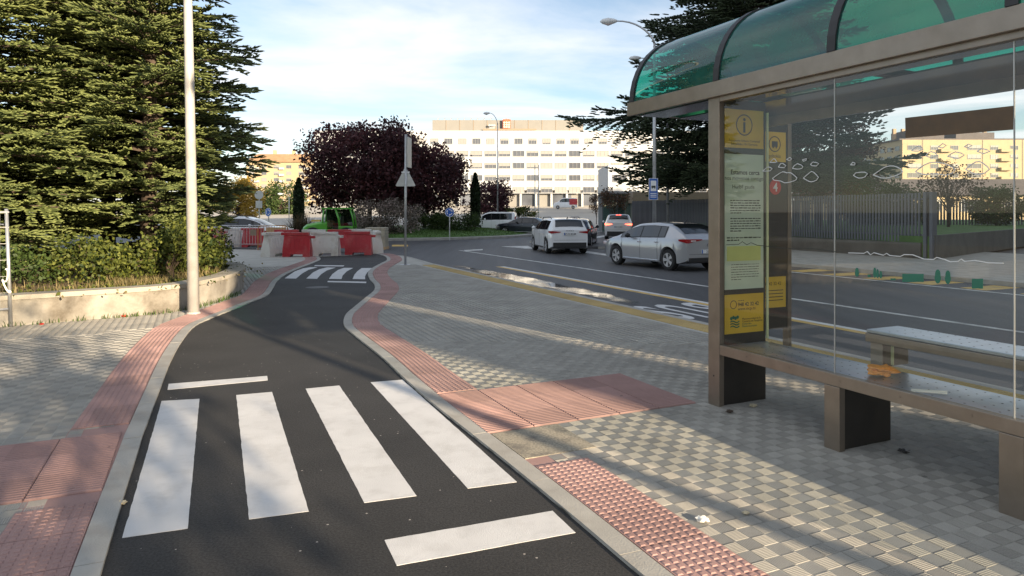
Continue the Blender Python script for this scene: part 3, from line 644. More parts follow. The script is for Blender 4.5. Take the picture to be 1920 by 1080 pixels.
# fascia, beams, ceiling
part('front_fascia', 'shelter_steel', [(4.06, 4.098, -1.5, 5.96, 2.70, 2.835)])
part('glass_head_rail', 'shelter_steel', [(4.10, 4.16, -1.4, 4.618, 2.657, 2.709)])
part('end_fascia', 'shelter_steel', [(4.087, 5.44, 5.91, 5.958, 2.714, 2.85)])
part('rear_fascia', 'shelter_steel', [(5.442, 5.49, -1.5, 5.958, 2.60, 2.851)])
part('ceiling_panel', 'ceiling_panel', [(4.68, 5.438, -1.4, 5.90, 2.70, 2.712)], bevel=0)
part('ceiling_strip', 'ceiling_panel', [(4.165, 4.50, -1.4, 5.90, 2.70, 2.711)], bevel=0)
for s in LEGS: part('cross_beam', 'shelter_dark', [(4.165, 5.438, s - 0.04, s + 0.04, 2.714, 2.77)])
for s in (5.75, 2.285, -1.2): part('rear_post', 'shelter_steel', [(5.445, 5.487, s - 0.04, s + 0.04, 0, 2.598)])
# barrel roof
RIBS = [5.88, 4.62, 3.44, 2.26, 1.08, -0.10, -1.28]
RRAD = 0.705; RA = 4.775; NZ0 = 2.836
def arc(a_r, k, n=20): t = math.pi * k / n; return RA - a_r * math.cos(t), NZ0 + a_r * math.sin(t)
for s in RIBS:
    mb = MB(); n = 20; vs = []
    for k in range(n + 1):
        a1, z1 = arc(RRAD + 0.014, k); a2, z2 = arc(RRAD - 0.014, k)
        vs += [LP(a1, s - 0.035, z1), LP(a1, s + 0.035, z1), LP(a2, s + 0.035, z2), LP(a2, s - 0.035, z2)]
    fs = []
    for k in range(n):
        for j in range(4): fs.append((k * 4 + j, k * 4 + (j + 1) % 4, k * 4 + 4 + (j + 1) % 4, k * 4 + 4 + j))
    fs += [(3, 2, 1, 0), (n * 4, n * 4 + 1, n * 4 + 2, n * 4 + 3)]; mb.add(vs, fs); mb.build('roof_rib', 'rubber_black', sh)
for s1, s0 in zip(RIBS[:-1], RIBS[1:]):
    mb = MB(); n = 24; vs = []
    for k in range(n + 1):
        a1, z1 = arc(RRAD, k, n); vs += [LP(a1, s0 + 0.03, z1), LP(a1, s1 - 0.03, z1)]
    mb.add(vs, [(2 * k, 2 * k + 1, 2 * k + 3, 2 * k + 2) for k in range(n)]); mb.build('roof_sheet', 'roof_acrylic', sh, smooth=True)
# glass panes and joints
for s1, s0 in zip(LEGS[:-1], LEGS[1:]):
    t = 4.615 if s1 > 4.6 else s1 - 0.004
    mb = MB(); mb.quad(LP(4.13, t, 0.553), LP(4.13, s0 + 0.004, 0.553), LP(4.13, s0 + 0.004, 2.656), LP(4.13, t, 2.656)); mb.build('glass_pane', 'shelter_glass', sh)
    part('glass_joint', 'sign_back', [(4.126, 4.134, s0 - 0.003, s0 + 0.003, 0.553, 2.656)], bevel=0)
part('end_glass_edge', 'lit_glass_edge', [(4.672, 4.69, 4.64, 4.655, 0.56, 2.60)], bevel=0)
# information panel in the end wall
pf = part('end_panel', 'shelter_dark', [(4.158, 4.668, 4.655, 4.72, 0.505, 2.69)])
def face(a, s, z): return Matrix.Translation(LP(a, s, z)) @ Matrix.Rotation(math.pi / 2, 4, 'X')
def plate(name, m, a0, a1, z0, z1, s, parent): mb = MB(); sbox(mb, a0, a1, s - 0.003, s, z0, z1); return mb.build(name, m, parent)
def ring_mesh(c, r0, r1, n=28, sx=1.0):
    mb = MB(); vs = []
    for k in range(n):
        t = 2 * math.pi * k / n
        for r in (r0, r1):
            for y in (0, 0.0015): vs.append((c[0] + r * math.cos(t) * sx, c[1] - y, c[2] + r * math.sin(t)))
    fs = []
    for k in range(n):
        a = k * 4; b_ = ((k + 1) % n) * 4
        fs += [(a + 1, a + 3, b_ + 3, b_ + 1), (a, b_, b_ + 2, a + 2), (a + 2, b_ + 2, b_ + 3, a + 3), (a, a + 1, b_ + 1, b_)]
    return mb.add(vs, fs)
FS = 4.6515
yi = plate('information_sign', 'sign_yellow', 4.185, 4.635, 2.27, 2.61, FS, pf); ring_mesh(LP(4.41, FS - 0.003, 2.475), 0.085, 0.095).build('ring', 'ink', yi)
text_mesh('i', 0.19, 'ink', 'letter_i', yi, face(4.41, FS - 0.0035, 2.412), 0.0006, 'CENTER', 0.004)
for k, t in enumerate(['Transporte Urbano Comarcal', 'Eskualdeko Hiri Garraioa']): text_mesh(t, 0.030, 'ink', 'lettering', yi, face(4.41, FS - 0.0035, 2.325 - k * 0.03), 0.0004, 'CENTER')
po = plate('poster', 'poster_green', 4.185, 4.635, 1.02, 2.215, FS, pf)
text_mesh('Estamos cerca', 0.058, 'ink', 'lettering', po, face(4.42, FS - 0.0035, 2.035), 0.0004, 'CENTER', 0.0012)
text_mesh('nos movemos contigo', 0.050, 'ink', 'lettering', po, face(4.41, FS - 0.0035, 1.985), 0.0004, 'CENTER')
text_mesh('Hurbil gaude', 0.050, 'ink', 'lettering', po, face(4.40, FS - 0.0035, 1.91), 0.0004, 'CENTER')
random.seed(3)
def textlines(parent, a0, a1, z, n, dz, th=0.010, mat='ink'):
    for k in range(n):
        mb = MB(); a = a0; end = a1 if k < n - 1 else a0 + (a1 - a0) * 0.35
        while a < end - 0.01:
            w = random.uniform(0.012, 0.05); sbox(mb, a, min(a + w, end), FS - 0.0040, FS - 0.0032, z - k * dz, z - k * dz + th * random.uniform(0.7, 1)); a += w + 0.007
        mb.build('text_line', mat, parent)
textlines(po, 4.25, 4.60, 1.80, 6, 0.022); textlines(po, 4.25, 4.60, 1.64, 6, 0.022); textlines(po, 4.21, 4.61, 1.47, 2, 0.022, 0.012)
ta = plate('table_print', 'poster_lime', 4.21, 4.60, 1.27, 1.40, FS - 0.0032, po); textlines(ta, 4.22, 4.58, 1.385, 4, 0.034, 0.009)
textlines(po, 4.26, 4.58, 1.235, 7, 0.022, 0.006)
pl = plate('phone_sign', 'sign_yellow', 4.185, 4.635, 0.63, 0.975, FS, pf)
ring_mesh(LP(4.285, FS - 0.003, 0.885), 0.032, 0.038).build('phone_ring', 'ink', pl)
textlines(pl, 4.34, 4.53, 0.915, 1, 0.02, 0.006)
text_mesh('948 42 32 42', 0.046, 'ink', 'lettering', pl, face(4.335, FS - 0.0035, 0.868), 0.0004, 'LEFT', 0.0008)
text_mesh('www.mcp.es', 0.040, 'ink', 'lettering', pl, face(4.335, FS - 0.0035, 0.832), 0.0004)
mb = MB()
for k in range(3):
    mb.tube([LP(4.25 + 0.02 * q, FS - 0.004, 0.735 - 0.022 * k + 0.008 * math.sin(q * 1.3)) for q in range(6)], 0.006, 5)
for q in range(4): mb.lathe([(0.016, 0), (0.016, 0.001)], LP(4.26 + q * 0.024, FS - 0.005, 0.765 + 0.008 * (q % 2)), 8, 'y')
mb.build('tree_and_wave_emblem', 'ink_green', pl)
for k, (t, c_) in enumerate([('Mancomunidad de la', 'ink'), ('Comarca de Pamplona', 'ink'), ('Iruñerriko', 'ink_green'), ('Mankomunitatea', 'ink_green')]): text_mesh(t, 0.026, c_, 'lettering', pl, face(4.385, FS - 0.0035, 0.745 - 0.022 * k), 0.0004)
# decals on the glass
def GLp(x, y, a=4.122):
    r = (x - 960) / FPX; s = a * (NV.x - NV.y * r) / (NV.y + NV.x * r); Y = D.y * s + NV.y * a
    return LP(a, s, CAM_H + (HZ - y) * Y / FPX)
def c1(x, y): return (1440 + x / 7.7125, 260 + y / 7.7125)
def c2(x, y): return (1560 + x / 4.153, 180 + y / 4.153)
def c3(x, y): return (1580 + x / 5.647, 460 + y / 5.647)
loops = [[c1(*p) for p in q] for q in [
    [(65, 575), (110, 540), (210, 480), (270, 495), (330, 495), (420, 570), (400, 600), (330, 625), (240, 640), (190, 615), (90, 600)], [(510, 570), (625, 475), (660, 485), (730, 560), (700, 600), (625, 625), (560, 600)],
    [(355, 430), (375, 395), (425, 362), (480, 380), (505, 405), (490, 430), (420, 440)], [(150, 410), (185, 360), (215, 358), (260, 390), (235, 420)], [(25, 345), (80, 290), (100, 295), (130, 340)], [(270, 300), (315, 270), (345, 295), (310, 318)],
    [(615, 370), (650, 338), (735, 360), (700, 395), (640, 392)], [(500, 305), (560, 290), (550, 315), (510, 325)], [(1235, 530), (1270, 495), (1400, 485), (1440, 505), (1400, 555), (1310, 570)], [(1195, 380), (1225, 342), (1260, 355), (1255, 380)],
    [(-80, 470), (0, 410), (60, 435), (30, 465)]]]
loops += [[c2(*p) for p in q] for q in [
    [(650, 590), (690, 555), (760, 520), (830, 518), (900, 535), (960, 575), (900, 615), (800, 605), (720, 612)], [(1040, 570), (1090, 530), (1150, 510), (1225, 570), (1190, 600), (1120, 610)], [(900, 470), (960, 435), (1030, 460), (990, 485)],
    [(730, 465), (770, 432), (820, 460), (770, 480)], [(830, 395), (860, 370), (890, 385), (860, 405)], [(620, 425), (670, 390), (710, 415), (670, 430)], [(1130, 430), (1165, 410), (1230, 430), (1180, 450)], [(1030, 395), (1060, 375), (1090, 385), (1060, 402)],
    [(320, 615), (400, 640), (480, 625), (550, 590), (500, 550), (420, 552)]]]
for lp in loops:
    pts = smooth_path([Vector(GLp(*p)) for p in lp + [lp[0]]], 0.02); mb = MB(); mb.tube(pts, 0.0032, 5, caps=False); mb.build('stone_outline_decal', 'decal_white', sh)
wl = [(60, 80), (225, 85), (260, 65), (295, 100), (330, 78), (430, 105), (465, 85), (500, 108), (610, 118), (650, 98), (740, 100), (860, 145), (960, 150), (995, 128), (1080, 150), (1140, 175), (1220, 170), (1255, 145), (1290, 170), (1400, 160), (1540, 185), (1700, 190)]
mb = MB(); mb.tube([Vector(GLp(*c3(*p))) for p in wl], 0.003, 5); mb.build('hill_line_decal', 'decal_white', sh)
mb = MB(); mb.tube([Vector(GLp(*p)) for p in [(1362, 459), (1385, 458), (1392, 453), (1400, 459), (1408, 455), (1420, 460), (1432, 461), (1470, 466), (1520, 466), (1575, 473)]], 0.0025, 5); mb.build('hill_line_decal', 'ink', sh)
def blob(cx, cy, w, h, shape):
    pts = []
    for k in range(18):
        t = 2 * math.pi * k / 18; x = math.sin(t) * w / 2; y = -math.cos(t) * h / 2
        if shape == 'tree': x *= 0.55 + 0.45 * (0.5 - math.cos(t) * -0.5) if math.cos(t) > 0 else 1.0
        if shape == 'hedge': x = max(-w / 2 * 0.98, min(w / 2 * 0.98, x * 1.6)); y = max(-h / 2, min(h / 2, y * 1.6)) + random.uniform(-2, 2)
        pts.append(c3(cx + x, cy + y))
    v = [Vector(GLp(*p)) for p in pts]; mb = MB(); n = len(v); mb.add([p for p in v] + [p + Vector((-0.0015, 0, 0)) for p in v], [tuple(range(n)), tuple(range(2 * n - 1, n - 1, -1))] + [(k, (k + 1) % n, n + (k + 1) % n, n + k) for k in range(n)])
    mb.build('tree_decal', 'decal_green', sh)
for b_ in [(152, 285, 45, 95, 'tree'), (340, 290, 35, 110, 'tree'), (370, 300, 30, 95, 'tree'), (405, 310, 30, 80, 'tree'), (745, 345, 230, 85, 'hedge'), (1008, 330, 70, 150, 'tree'), (1115, 338, 65, 145, 'tree'), (1428, 405, 120, 105, 'hedge'), (280, 322, 30, 25, 'hedge'), (535, 360, 55, 20, 'hedge')]: blob(*b_)
q = [Vector(GLp(*p, 4.126)) for p in [(1697, 221), (1902, 198), (1900, 243), (1698, 259)]]
mb = MB(); mb.add(q + [p + Vector((0.002, 0, 0)) for p in q], [(0, 1, 2, 3), (7, 6, 5, 4), (0, 4, 5, 1), (1, 5, 6, 2), (2, 6, 7, 3), (3, 7, 4, 0)]); mb.build('brown_vinyl_band', 'brown_vinyl', sh)
# litter on the shelf
def crumple(name, m, r, loc, flat=0.6, seed=1):
    bm = bmesh.new(); bmesh.ops.create_icosphere(bm, subdivisions=3, radius=r)
    for v in bm.verts:
        f = 1 + 0.75 * mnoise.noise(v.co * (2.2 / r) + Vector((seed * 7.1, 0, 0))); v.co *= f; v.co.z *= flat
    zmin = min(v.co.z for v in bm.verts)
    for v in bm.verts: v.co.z -= zmin
    me = bpy.data.meshes.new(name); bm.to_mesh(me); bm.free(); me.materials.append(M(m)); return link(name, me, None, loc)
p = SA(3.27, 4.36, 0.5485); o = crumple('tissue', 'tissue_orange', 0.062, p, 0.55, 2); o.scale = (1.5, 1, 1); tag(o, 'crumpled orange tissue left on the shelter seat shelf', 'tissue')
p = SA(2.86, 4.25, 0.5485); mb = MB(); mb.add([(-.10, -.02, 0), (.10, -.028, 0.002), (.11, .012, 0.012), (-.09, .022, 0.006), (-.10, -.02, 0.002), (.10, -.028, 0.004), (.11, .012, 0.014), (-.09, .022, 0.008)], [(3, 2, 1, 0), (4, 5, 6, 7), (0, 1, 5, 4), (1, 2, 6, 5), (2, 3, 7, 6), (3, 0, 4, 7)])
tag(mb.build('paper_strip', 'paper_white', loc=p, rz=-0.35), 'folded strip of white paper lying on the shelter seat shelf', 'paper')
# information totem on the road side of the shelter
tt = tag(empty('information_totem', SA(5.5, 5.55), AX), 'dark stop information totem with yellow plates behind the shelter end panel', 'totem')
mb = MB(); mb.bbox((-0.25, -0.03, 0.45), (0.25, 0.03, 2.70)); mb.build('panel', 'shelter_dark', tt, bevel=0.004)
mb = MB(); mb.bbox((0.252, -0.04, 0), (0.30, 0.04, 2.72)); mb.build('post', 'shelter_steel', tt, bevel=0.004)
mb = MB(); mb.bbox((-0.30, -0.04, 0), (-0.252, 0.04, 2.72)); mb.build('post', 'shelter_steel', tt, bevel=0.004)
mb = MB(); mb.bbox((-0.22, -0.034, 2.24), (0.22, -0.031, 2.56)); y1 = mb.build('stop_sign', 'sign_yellow', tt)
ring_mesh((0.06, -0.034, 2.43), 0.075, 0.085).build('ring', 'ink', y1)
mb = MB(); mb.bbox((0.02, -0.037, 2.40), (0.10, -0.0345, 2.46)); mb.bbox((0.03, -0.037, 2.385), (0.045, -0.0345, 2.40)); mb.bbox((0.075, -0.037, 2.385), (0.09, -0.0345, 2.40)); mb.build('bus_symbol', 'ink', y1)
text_mesh('geltokia', 0.055, 'ink', 'lettering', y1, Matrix.Translation((0.06, -0.0345, 2.285)) @ Matrix.Rotation(math.pi / 2, 4, 'X'), 0.0004, 'CENTER')
mb = MB(); mb.bbox((-0.22, -0.034, 0.68), (0.22, -0.031, 1.01)); y2 = mb.build('phone_sign', 'sign_yellow', tt)
text_mesh('948 42 32 42', 0.05, 'ink', 'lettering', y2, Matrix.Translation((0.02, -0.0345, 0.92)) @ Matrix.Rotation(math.pi / 2, 4, 'X'), 0.0004, 'CENTER')
for k in range(4): mb = MB(); mb.bbox((-0.1, -0.036, 0.86 - k * 0.035), (0.18, -0.0345, 0.868 - k * 0.035)); mb.build('text_line', 'ink', y2)
mb = MB(); mb.lathe([(0.082, 0), (0.082, 0.003)], (0.07, -0.0345, 1.97), 24, 'y'); y3 = mb.build('line_number_disc', 'sign_red', tt)
text_mesh('4', 0.13, 'sign_white', 'number', y3, Matrix.Translation((0.07, -0.0352, 1.925)) @ Matrix.Rotation(math.pi / 2, 4, 'X'), 0.0006, 'CENTER', 0.002)
# small litter on the paving, each its own piece
random.seed(11)
def scrap(px, py, m, label, cat, r=0.035, z=0.0165):
    p = G(px, py, 0); p.z = z; o = crumple(cat.replace(' ', '_'), m, r, p, 0.35, random.random() * 9); o.rotation_euler.z = random.random() * 6; tag(o, label, cat)
scrap(1317, 983, 'paper_white', 'flattened white paper scrap on the sunlit ribbed paving', 'paper scrap', 0.03)
scrap(1399, 969, 'leaf_litter', 'pale pebble lying on the narrow pole shadow', 'pebble', 0.018)
scrap(1412, 766, 'leaf_litter', 'dry leaf beside the end leg of the shelter', 'leaf', 0.03)
scrap(1368, 777, 'bark', 'brown curled leaf in front of the shelter end leg', 'leaf', 0.028)
scrap(1695, 853, 'shelter_dark', 'dark twig under the shelter seat', 'twig', 0.03)
scrap(232, 596, 'can_red', 'crushed red drinks can at the foot of the planter wall', 'can', 0.038)
scrap(78, 611, 'can_red', 'red wrapper among weeds at the planter wall foot', 'wrapper', 0.03)
scrap(228, 946, 'leaf_litter', 'pale dry leaf on the dark asphalt beside the left edging', 'leaf', 0.024, 0.002)
# ================================================================== STREET FURNITURE
def lamp_post(name, label, base, h, arm, r0=0.09, r1=0.05, lean=(0, 0), m='galvanised', arms=1, group=None):
    o = tag(empty(name, base), label, 'street lamp', group)
    mb = MB(); mb.tube([(0, 0, 0), (lean[0] * 0.5, lean[1] * 0.5, h * 0.5), (lean[0], lean[1], h * 0.9)], [r0, (r0 + r1) / 2, r1], 16); mb.build('pole', m, o, smooth=True)
    mb = MB(); mb.lathe([(r0 * 1.25, 0), (r0 * 1.2, 0.03), (r0 * 1.02, 0.05)], (0, 0, 0), 16); mb.build('base_collar', m, o)
    for k in range(arms):
        v = Vector(arm) * (1 if k == 0 else -1); top = Vector((lean[0], lean[1], h * 0.9)); pts = []
        for i in range(9):
            t = i / 8; pts.append(top + v * (t ** 1.5) + Vector((0, 0, h * 0.1 * math.sin(t * math.pi / 2))))
        mb = MB(); mb.tube(pts, [r1 * (1 - 0.4 * i / 8) for i in range(9)], 10); mb.build('arm', m, o, smooth=True)
        e = pts[-1]; d = v.normalized(); mb = MB()
        mb.tube([e - d * 0.05, e + d * 0.08, e + d * 0.3, e + d * 0.52, e + d * 0.62], [0.05, 0.10, 0.14, 0.10, 0.02], 12)
        hd = mb.build('lamp_head', 'sign_white', o, smooth=True)
        mb = MB(); mb.tube([e + d * 0.14 - Vector((0, 0, 0.07)), e + d * 0.3 - Vector((0, 0, 0.10)), e + d * 0.48 - Vector((0, 0, 0.07))], [0.05, 0.085, 0.04], 10); mb.build('lens', 'lamp_clear', hd, smooth=True)
    return o
pb = G(363, 590)
lamp_post('street_lamp', 'thick pale painted lamp post standing against the planter wall', (pb.x, pb.y, 0.0), 9.0, (0.9, 1.2, 0), 0.092, 0.05, (-0.16, 0.0), 'lamp_pole_paint')
lamp_post('street_lamp', 'tall grey lamp post carrying the blue bus stop sign', AT(1227, 27, ROAD_Z), 9.4, (-1.5, 0.2, 0), 0.085, 0.045, group=None)
lamp_post('street_lamp', 'grey lamp post half hidden in the cedar beyond the bus stop sign', AT(1252, 38, 0.03), 10.3, (-1.5, 0.2, 0), 0.085, 0.045)
lamp_post('street_lamp', 'slim lamp post rising in front of the white hospital', AT(933, 66, ROAD_Z), 11.4, (-0.8, 0.2, 0), 0.08, 0.045)
lamp_post('street_lamp', 'dark lamp post beyond the slatted fence near the brown apartment block', AT(1622, 60, 0), 9.4, (-0.9, 0, 0), 0.07, 0.045)
lamp_post('street_lamp', 'small pale lamp post by the yellow tree near the far crossing', AT(542, 90, ROAD_Z), 4.2, (-0.9, 0, 0), 0.06, 0.04)
for x, lab in ((1003, 'thin bare flagpole left of its twin before the hospital'), (1010, 'thin bare flagpole right of its twin before the hospital')):
    mb = MB(); mb.tube([(0, 0, 0), (0, 0, 7.2)], [0.07, 0.04], 8); tag(mb.build('flagpole', 'galvanised', loc=AT(x, 78, ROAD_Z)), lab, 'pole')
# bus stop sign on the lamp post
o = tag(empty('bus_stop_sign', AT(1225, 26.85, 0)), 'blue rectangular bus stop sign fixed to a grey lamp post', 'sign')
w_, z0, z1 = 0.165, ZAT(374, 26.85), ZAT(335, 26.85)
mb = MB(); mb.bbox((-w_ - 0.015, -0.02, z0 - 0.015), (w_ + 0.015, 0.01, z1 + 0.015)); mb.build('frame', 'sign_white', o)
mb = MB(); mb.bbox((-w_, -0.024, z0), (w_, -0.0205, z1)); mb.build('face', 'sign_blue', o)
mb = MB(); mb.bbox((-0.11, -0.028, z0 + 0.33), (0.11, -0.0245, z1 - 0.08)); sy = mb.build('white_field', 'sign_white', o)
mb = MB(); mb.bbox((-0.08, -0.031, z0 + 0.46), (0.08, -0.0285, z0 + 0.54)); mb.bbox((-0.07, -0.031, z0 + 0.43), (-0.03, -0.0285, z0 + 0.458)); mb.bbox((0.03, -0.031, z0 + 0.43), (0.07, -0.0285, z0 + 0.458)); mb.build('bus_symbol', 'ink', sy)
for k in range(3): mb = MB(); mb.bbox((-0.12, -0.027, z0 + 0.08 + k * 0.07), (0.12, -0.0245, z0 + 0.11 + k * 0.07)); mb.build('text_line', 'sign_white', o)
# triangular sign seen from behind + plate edge-on
b0 = G(760, 497); o = tag(empty('traffic_sign', (b0.x, b0.y, 0.004)), 'grey sign pole with triangular sign seen from behind at the lane corner', 'sign')
mb = MB(); mb.tube([(0, 0, 0), (0.02, 0, 4.2)], 0.038, 12); mb.build('pole', 'galvanised', o, smooth=True)
mb = MB(); mb.bbox((-0.16, -0.16, 0), (0.16, 0.16, 0.012)); mb.build('base_plate', 'galvanised', o)
zt = ZAT(315, 22); zb_ = ZAT(349, 22); mb = MB()
tri = [(-0.32, zb_ + 0.02), (-0.29, zb_ - 0.01), (0.29, zb_ - 0.01), (0.32, zb_ + 0.02), (0.03, zt), (-0.03, zt)]
mb.add([(x, 0.045, z) for x, z in tri] + [(x, 0.055, z) for x, z in tri], [(0, 1, 2, 3, 4, 5), (11, 10, 9, 8, 7, 6)] + [(k, 6 + k, 6 + (k + 1) % 6, (k + 1) % 6) for k in range(6)]); mb.build('triangle_back', 'sign_back', o)
for zz in (zb_ + 0.42, ): mb = MB(); mb.bbox((-0.13, 0.03, zz), (0.13, 0.044, zz + 0.05)); mb.build('bracket', 'sign_white', o)
mb = MB(); Mx = Matrix.Rotation(math.radians(86), 3, 'Z'); mb.box((0.105, 0.10, ZAT(286, 22)), (0.62, 0.035, 0.98), Mx); mb.build('side_plate', 'sign_back', o, bevel=0.01)
# roundabout signs
def roundabout_sign(px, Y, zc, r, label, yaw=0.0):
    o = tag(empty('roundabout_sign', AT(px, Y, 0.05), yaw), label, 'sign')
    mb = MB(); mb.tube([(0, 0.03, -0.1), (0, 0.03, zc + r)], 0.032, 10); mb.build('pole', 'galvanised', o)
    mb = MB(); mb.lathe([(r, 0), (r, 0.012)], (0, -0.012, zc), 32, 'y'); d = mb.build('disc', 'sign_blue', o)
    ring_mesh((0, -0.0125, zc), r * 0.92, r, 36).build('rim', 'sign_white', d)
    for k in range(3):
        t0 = math.radians(90 + 120 * k + 15); pts = [(r * 0.55 * math.cos(t0 - math.radians(i * 13)), -0.016, zc + r * 0.55 * math.sin(t0 - math.radians(i * 13))) for i in range(6)]
        mb = MB(); mb.tube(pts, r * 0.085, 5); e = Vector(pts[-1]); dd = (e - Vector(pts[-2])).normalized(); nn_ = Vector((-dd.z, 0, dd.x))
        q = [e + nn_ * r * 0.2, e - nn_ * r * 0.2, e + dd * r * 0.3]; mb.add([p + Vector((0, -0.006, 0)) for p in q] + q, [(0, 1, 2), (5, 4, 3), (0, 3, 4, 1), (1, 4, 5, 2), (2, 5, 3, 0)]); mb.build('arrow', 'sign_white', d)
roundabout_sign(843, 42.6, ZAT(398, 42.6) - 0.05, 0.29, 'blue roundabout sign on a thin pole on the lawn beside the cypress')
roundabout_sign(503, 46, ZAT(398, 46) - 0.05, 0.29, 'blue roundabout sign beyond the white parked car', -0.5)
mb = MB(); mb.tube([(0, 0, 0), (0, 0, 3.1)], 0.04, 8); o = tag(empty('round_sign', AT(486, 52, ROAD_Z)), 'round grey sign back on a pole near the yellow tree', 'sign'); mb.build('pole', 'galvanised', o)
mb = MB(); mb.lathe([(0.33, 0), (0.33, 0.02)], (0, -0.06, 3.1), 24, 'y'); mb.build('disc', 'sign_back', o); mb = MB(); mb.bbox((-0.25, -0.06, 2.1), (0.25, -0.042, 2.65)); mb.build('plate', 'sign_back', o)
# --- plastic barriers
def barrier_parts(m, o):
    mb = MB(); L2 = 0.52
    rows = [(0.10, 0.22, L2), (0.30, 0.20, L2), (0.74, 0.10, L2 - 0.03), (0.82, 0.095, L2 - 0.03)]
    vs = []
    for z, t, x in rows: vs += [(-x, -t, z), (x, -t, z), (x, t, z), (-x, t, z)]
    fs = [(3, 2, 1, 0)] + [(i * 4 + j, i * 4 + (j + 1) % 4, i * 4 + 4 + (j + 1) % 4, i * 4 + 4 + j) for i in range(3) for j in range(4)] + [(12, 13, 14, 15)]
    mb.add(vs, fs); b_ = mb.build('body', m, o, bevel=0.018)
    for x0, x1 in ((-L2, -0.24), (0.24, L2)):
        mb = MB(); mb.add([(x0, -0.225, 0), (x1, -0.225, 0), (x1, 0.225, 0), (x0, 0.225, 0), (x0, -0.215, 0.13), (x1 + (0.05 if x0 < 0 else 0), -0.215, 0.13), (x1 + (0.05 if x0 < 0 else 0), 0.215, 0.13), (x0 - (0.05 if x0 > 0 else 0), 0.215, 0.13)], [(3, 2, 1, 0), (4, 5, 6, 7), (0, 1, 5, 4), (1, 2, 6, 5), (2, 3, 7, 6), (3, 0, 4, 7)]); mb.build('foot', m, o, bevel=0.012)
    for k in range(6):
        x = -0.4 + k * 0.16; mb = MB()
        for sg in (-1, 1):
            vs = []
            for z, t in ((0.32, 0.197), (0.72, 0.105)): vs += [(x - 0.014, sg * (t - 0.01), z), (x + 0.014, sg * (t - 0.01), z), (x + 0.014, sg * (t + 0.012), z), (x - 0.014, sg * (t + 0.012), z)]
            mb.add(vs, [(0, 1, 5, 4), (1, 2, 6, 5), (2, 3, 7, 6), (3, 0, 4, 7), (4, 5, 6, 7), (3, 2, 1, 0)])
        mb.build('rib', m, o)
    mb = MB(); mb.bbox((-0.60, -0.11, 0.822), (0.44, 0.11, 0.93)); mb.build('top_rail', m, o, bevel=0.015)
    mb = MB(); mb.bbox((0.48, -0.06, 0.70), (0.66, 0.06, 0.80)); mb.build('connector', m, o, bevel=0.01)
protos = {}
def barrier(m, pos, rz, label):
    if m not in protos:
        o = empty('plastic_barrier', pos, rz); barrier_parts(m, o); protos[m] = o
    else: o = copy_tree(protos[m]); o.location = pos; o.rotation_euler = (0, 0, rz)
    tag(o, label, 'barrier', 'red and white plastic barriers across the lane')
wp_, rp_ = 'white_plastic', 'red_plastic'
barrier(rp_, G(558, 481.5), 0.04, 'red plastic barrier in the front row, next to the turned white one on the paving')
barrier(wp_, G(612, 479.5), -0.03, 'white plastic barrier in the front row between two red ones')
barrier(rp_, G(673, 477.8), 0.05, 'red plastic barrier in the front row over the dark lane, beside the stacked pavers')
barrier(wp_, G(514, 480.5), 1.25, 'white plastic barrier turned end-on beside the metal crowd fence')
barrier(wp_, G(706, 474), 1.9, 'white plastic barrier turned end-on beside the stacked pavers')
barrier(rp_, AT(541, 30.2), 0.02, 'red plastic barrier in the back row nearest the white car')
barrier(wp_, AT(592, 30.4), 0.0, 'white plastic barrier in the back row before the loader bonnet')
barrier(rp_, AT(640, 30.5), 0.03, 'red plastic barrier in the back row before the loader cab')
barrier(wp_, AT(678, 31.3), 0.0, 'white plastic barrier in the back row next to the paver pallet')
barrier(rp_, AT(476, 33.2, 0), 0.1, 'red plastic barrier behind the metal crowd fence')
barrier(wp_, AT(432, 33.4, 0), 0.05, 'white plastic barrier behind the metal crowd fence')
barrier(rp_, AT(400, 32.6, 0), 0.05, 'red plastic barrier by the leafy bush at the planter end')
# crowd-control fences
def crowd_fence(pos, rz, label, ln=2.3, m='galvanised', plate_=False):
    o = tag(empty('crowd_fence', pos, rz), label, 'fence'); h = ln / 2
    mb = MB(); mb.tube([(-h, 0, 0.0), (-h, 0, 0.98), (-h + 0.1, 0, 1.08), (h - 0.1, 0, 1.08), (h, 0, 0.98), (h, 0, 0.0)], 0.02, 8); mb.build('frame', m, o)
    mb = MB(); mb.tube([(-h, 0, 0.22), (h, 0, 0.22)], 0.016, 6); mb.build('lower_rail', m, o)
    n = int(ln / 0.13)
    for k in range(1, n): mb = MB(); x = -h + ln * k / n; mb.tube([(x, 0, 0.22), (x, 0, 1.08)], 0.009, 6); mb.build('bar', m, o)
    for s in (-1, 1): mb = MB(); mb.bbox((s * (h - 0.25) - 0.02, -0.25, 0), (s * (h - 0.25) + 0.02, 0.25, 0.03)); mb.build('foot', m, o)
    if plate_: mb = MB(); mb.bbox((h - 0.62, -0.03, 0.62), (h - 0.34, -0.02, 0.9)); mb.build('notice_plate', 'brown_metal', o)
crowd_fence(AT(452, 31.6, 0.004), 0.03, 'grey metal crowd control fence with a brown plate before the white car', 2.1, 'galvanised', True)
crowd_fence(AT(400, 31.2, 0.004), 0.05, 'grey metal crowd control fence partly behind the leafy bush', 1.4)
crowd_fence(AT(512, 31.0, 0.004), 0.9, 'rusty orange crowd control fence standing beside the white barrier', 1.5, 'rust_orange')
mb = MB(); mb.bbox((-0.45, -0.02, 0.25), (0.45, 0.02, 1.0)); tag(mb.build('plywood_board', 'plywood', loc=AT(518, 31.6, 0.004)), 'plywood board leaning by the orange crowd fence', 'board')
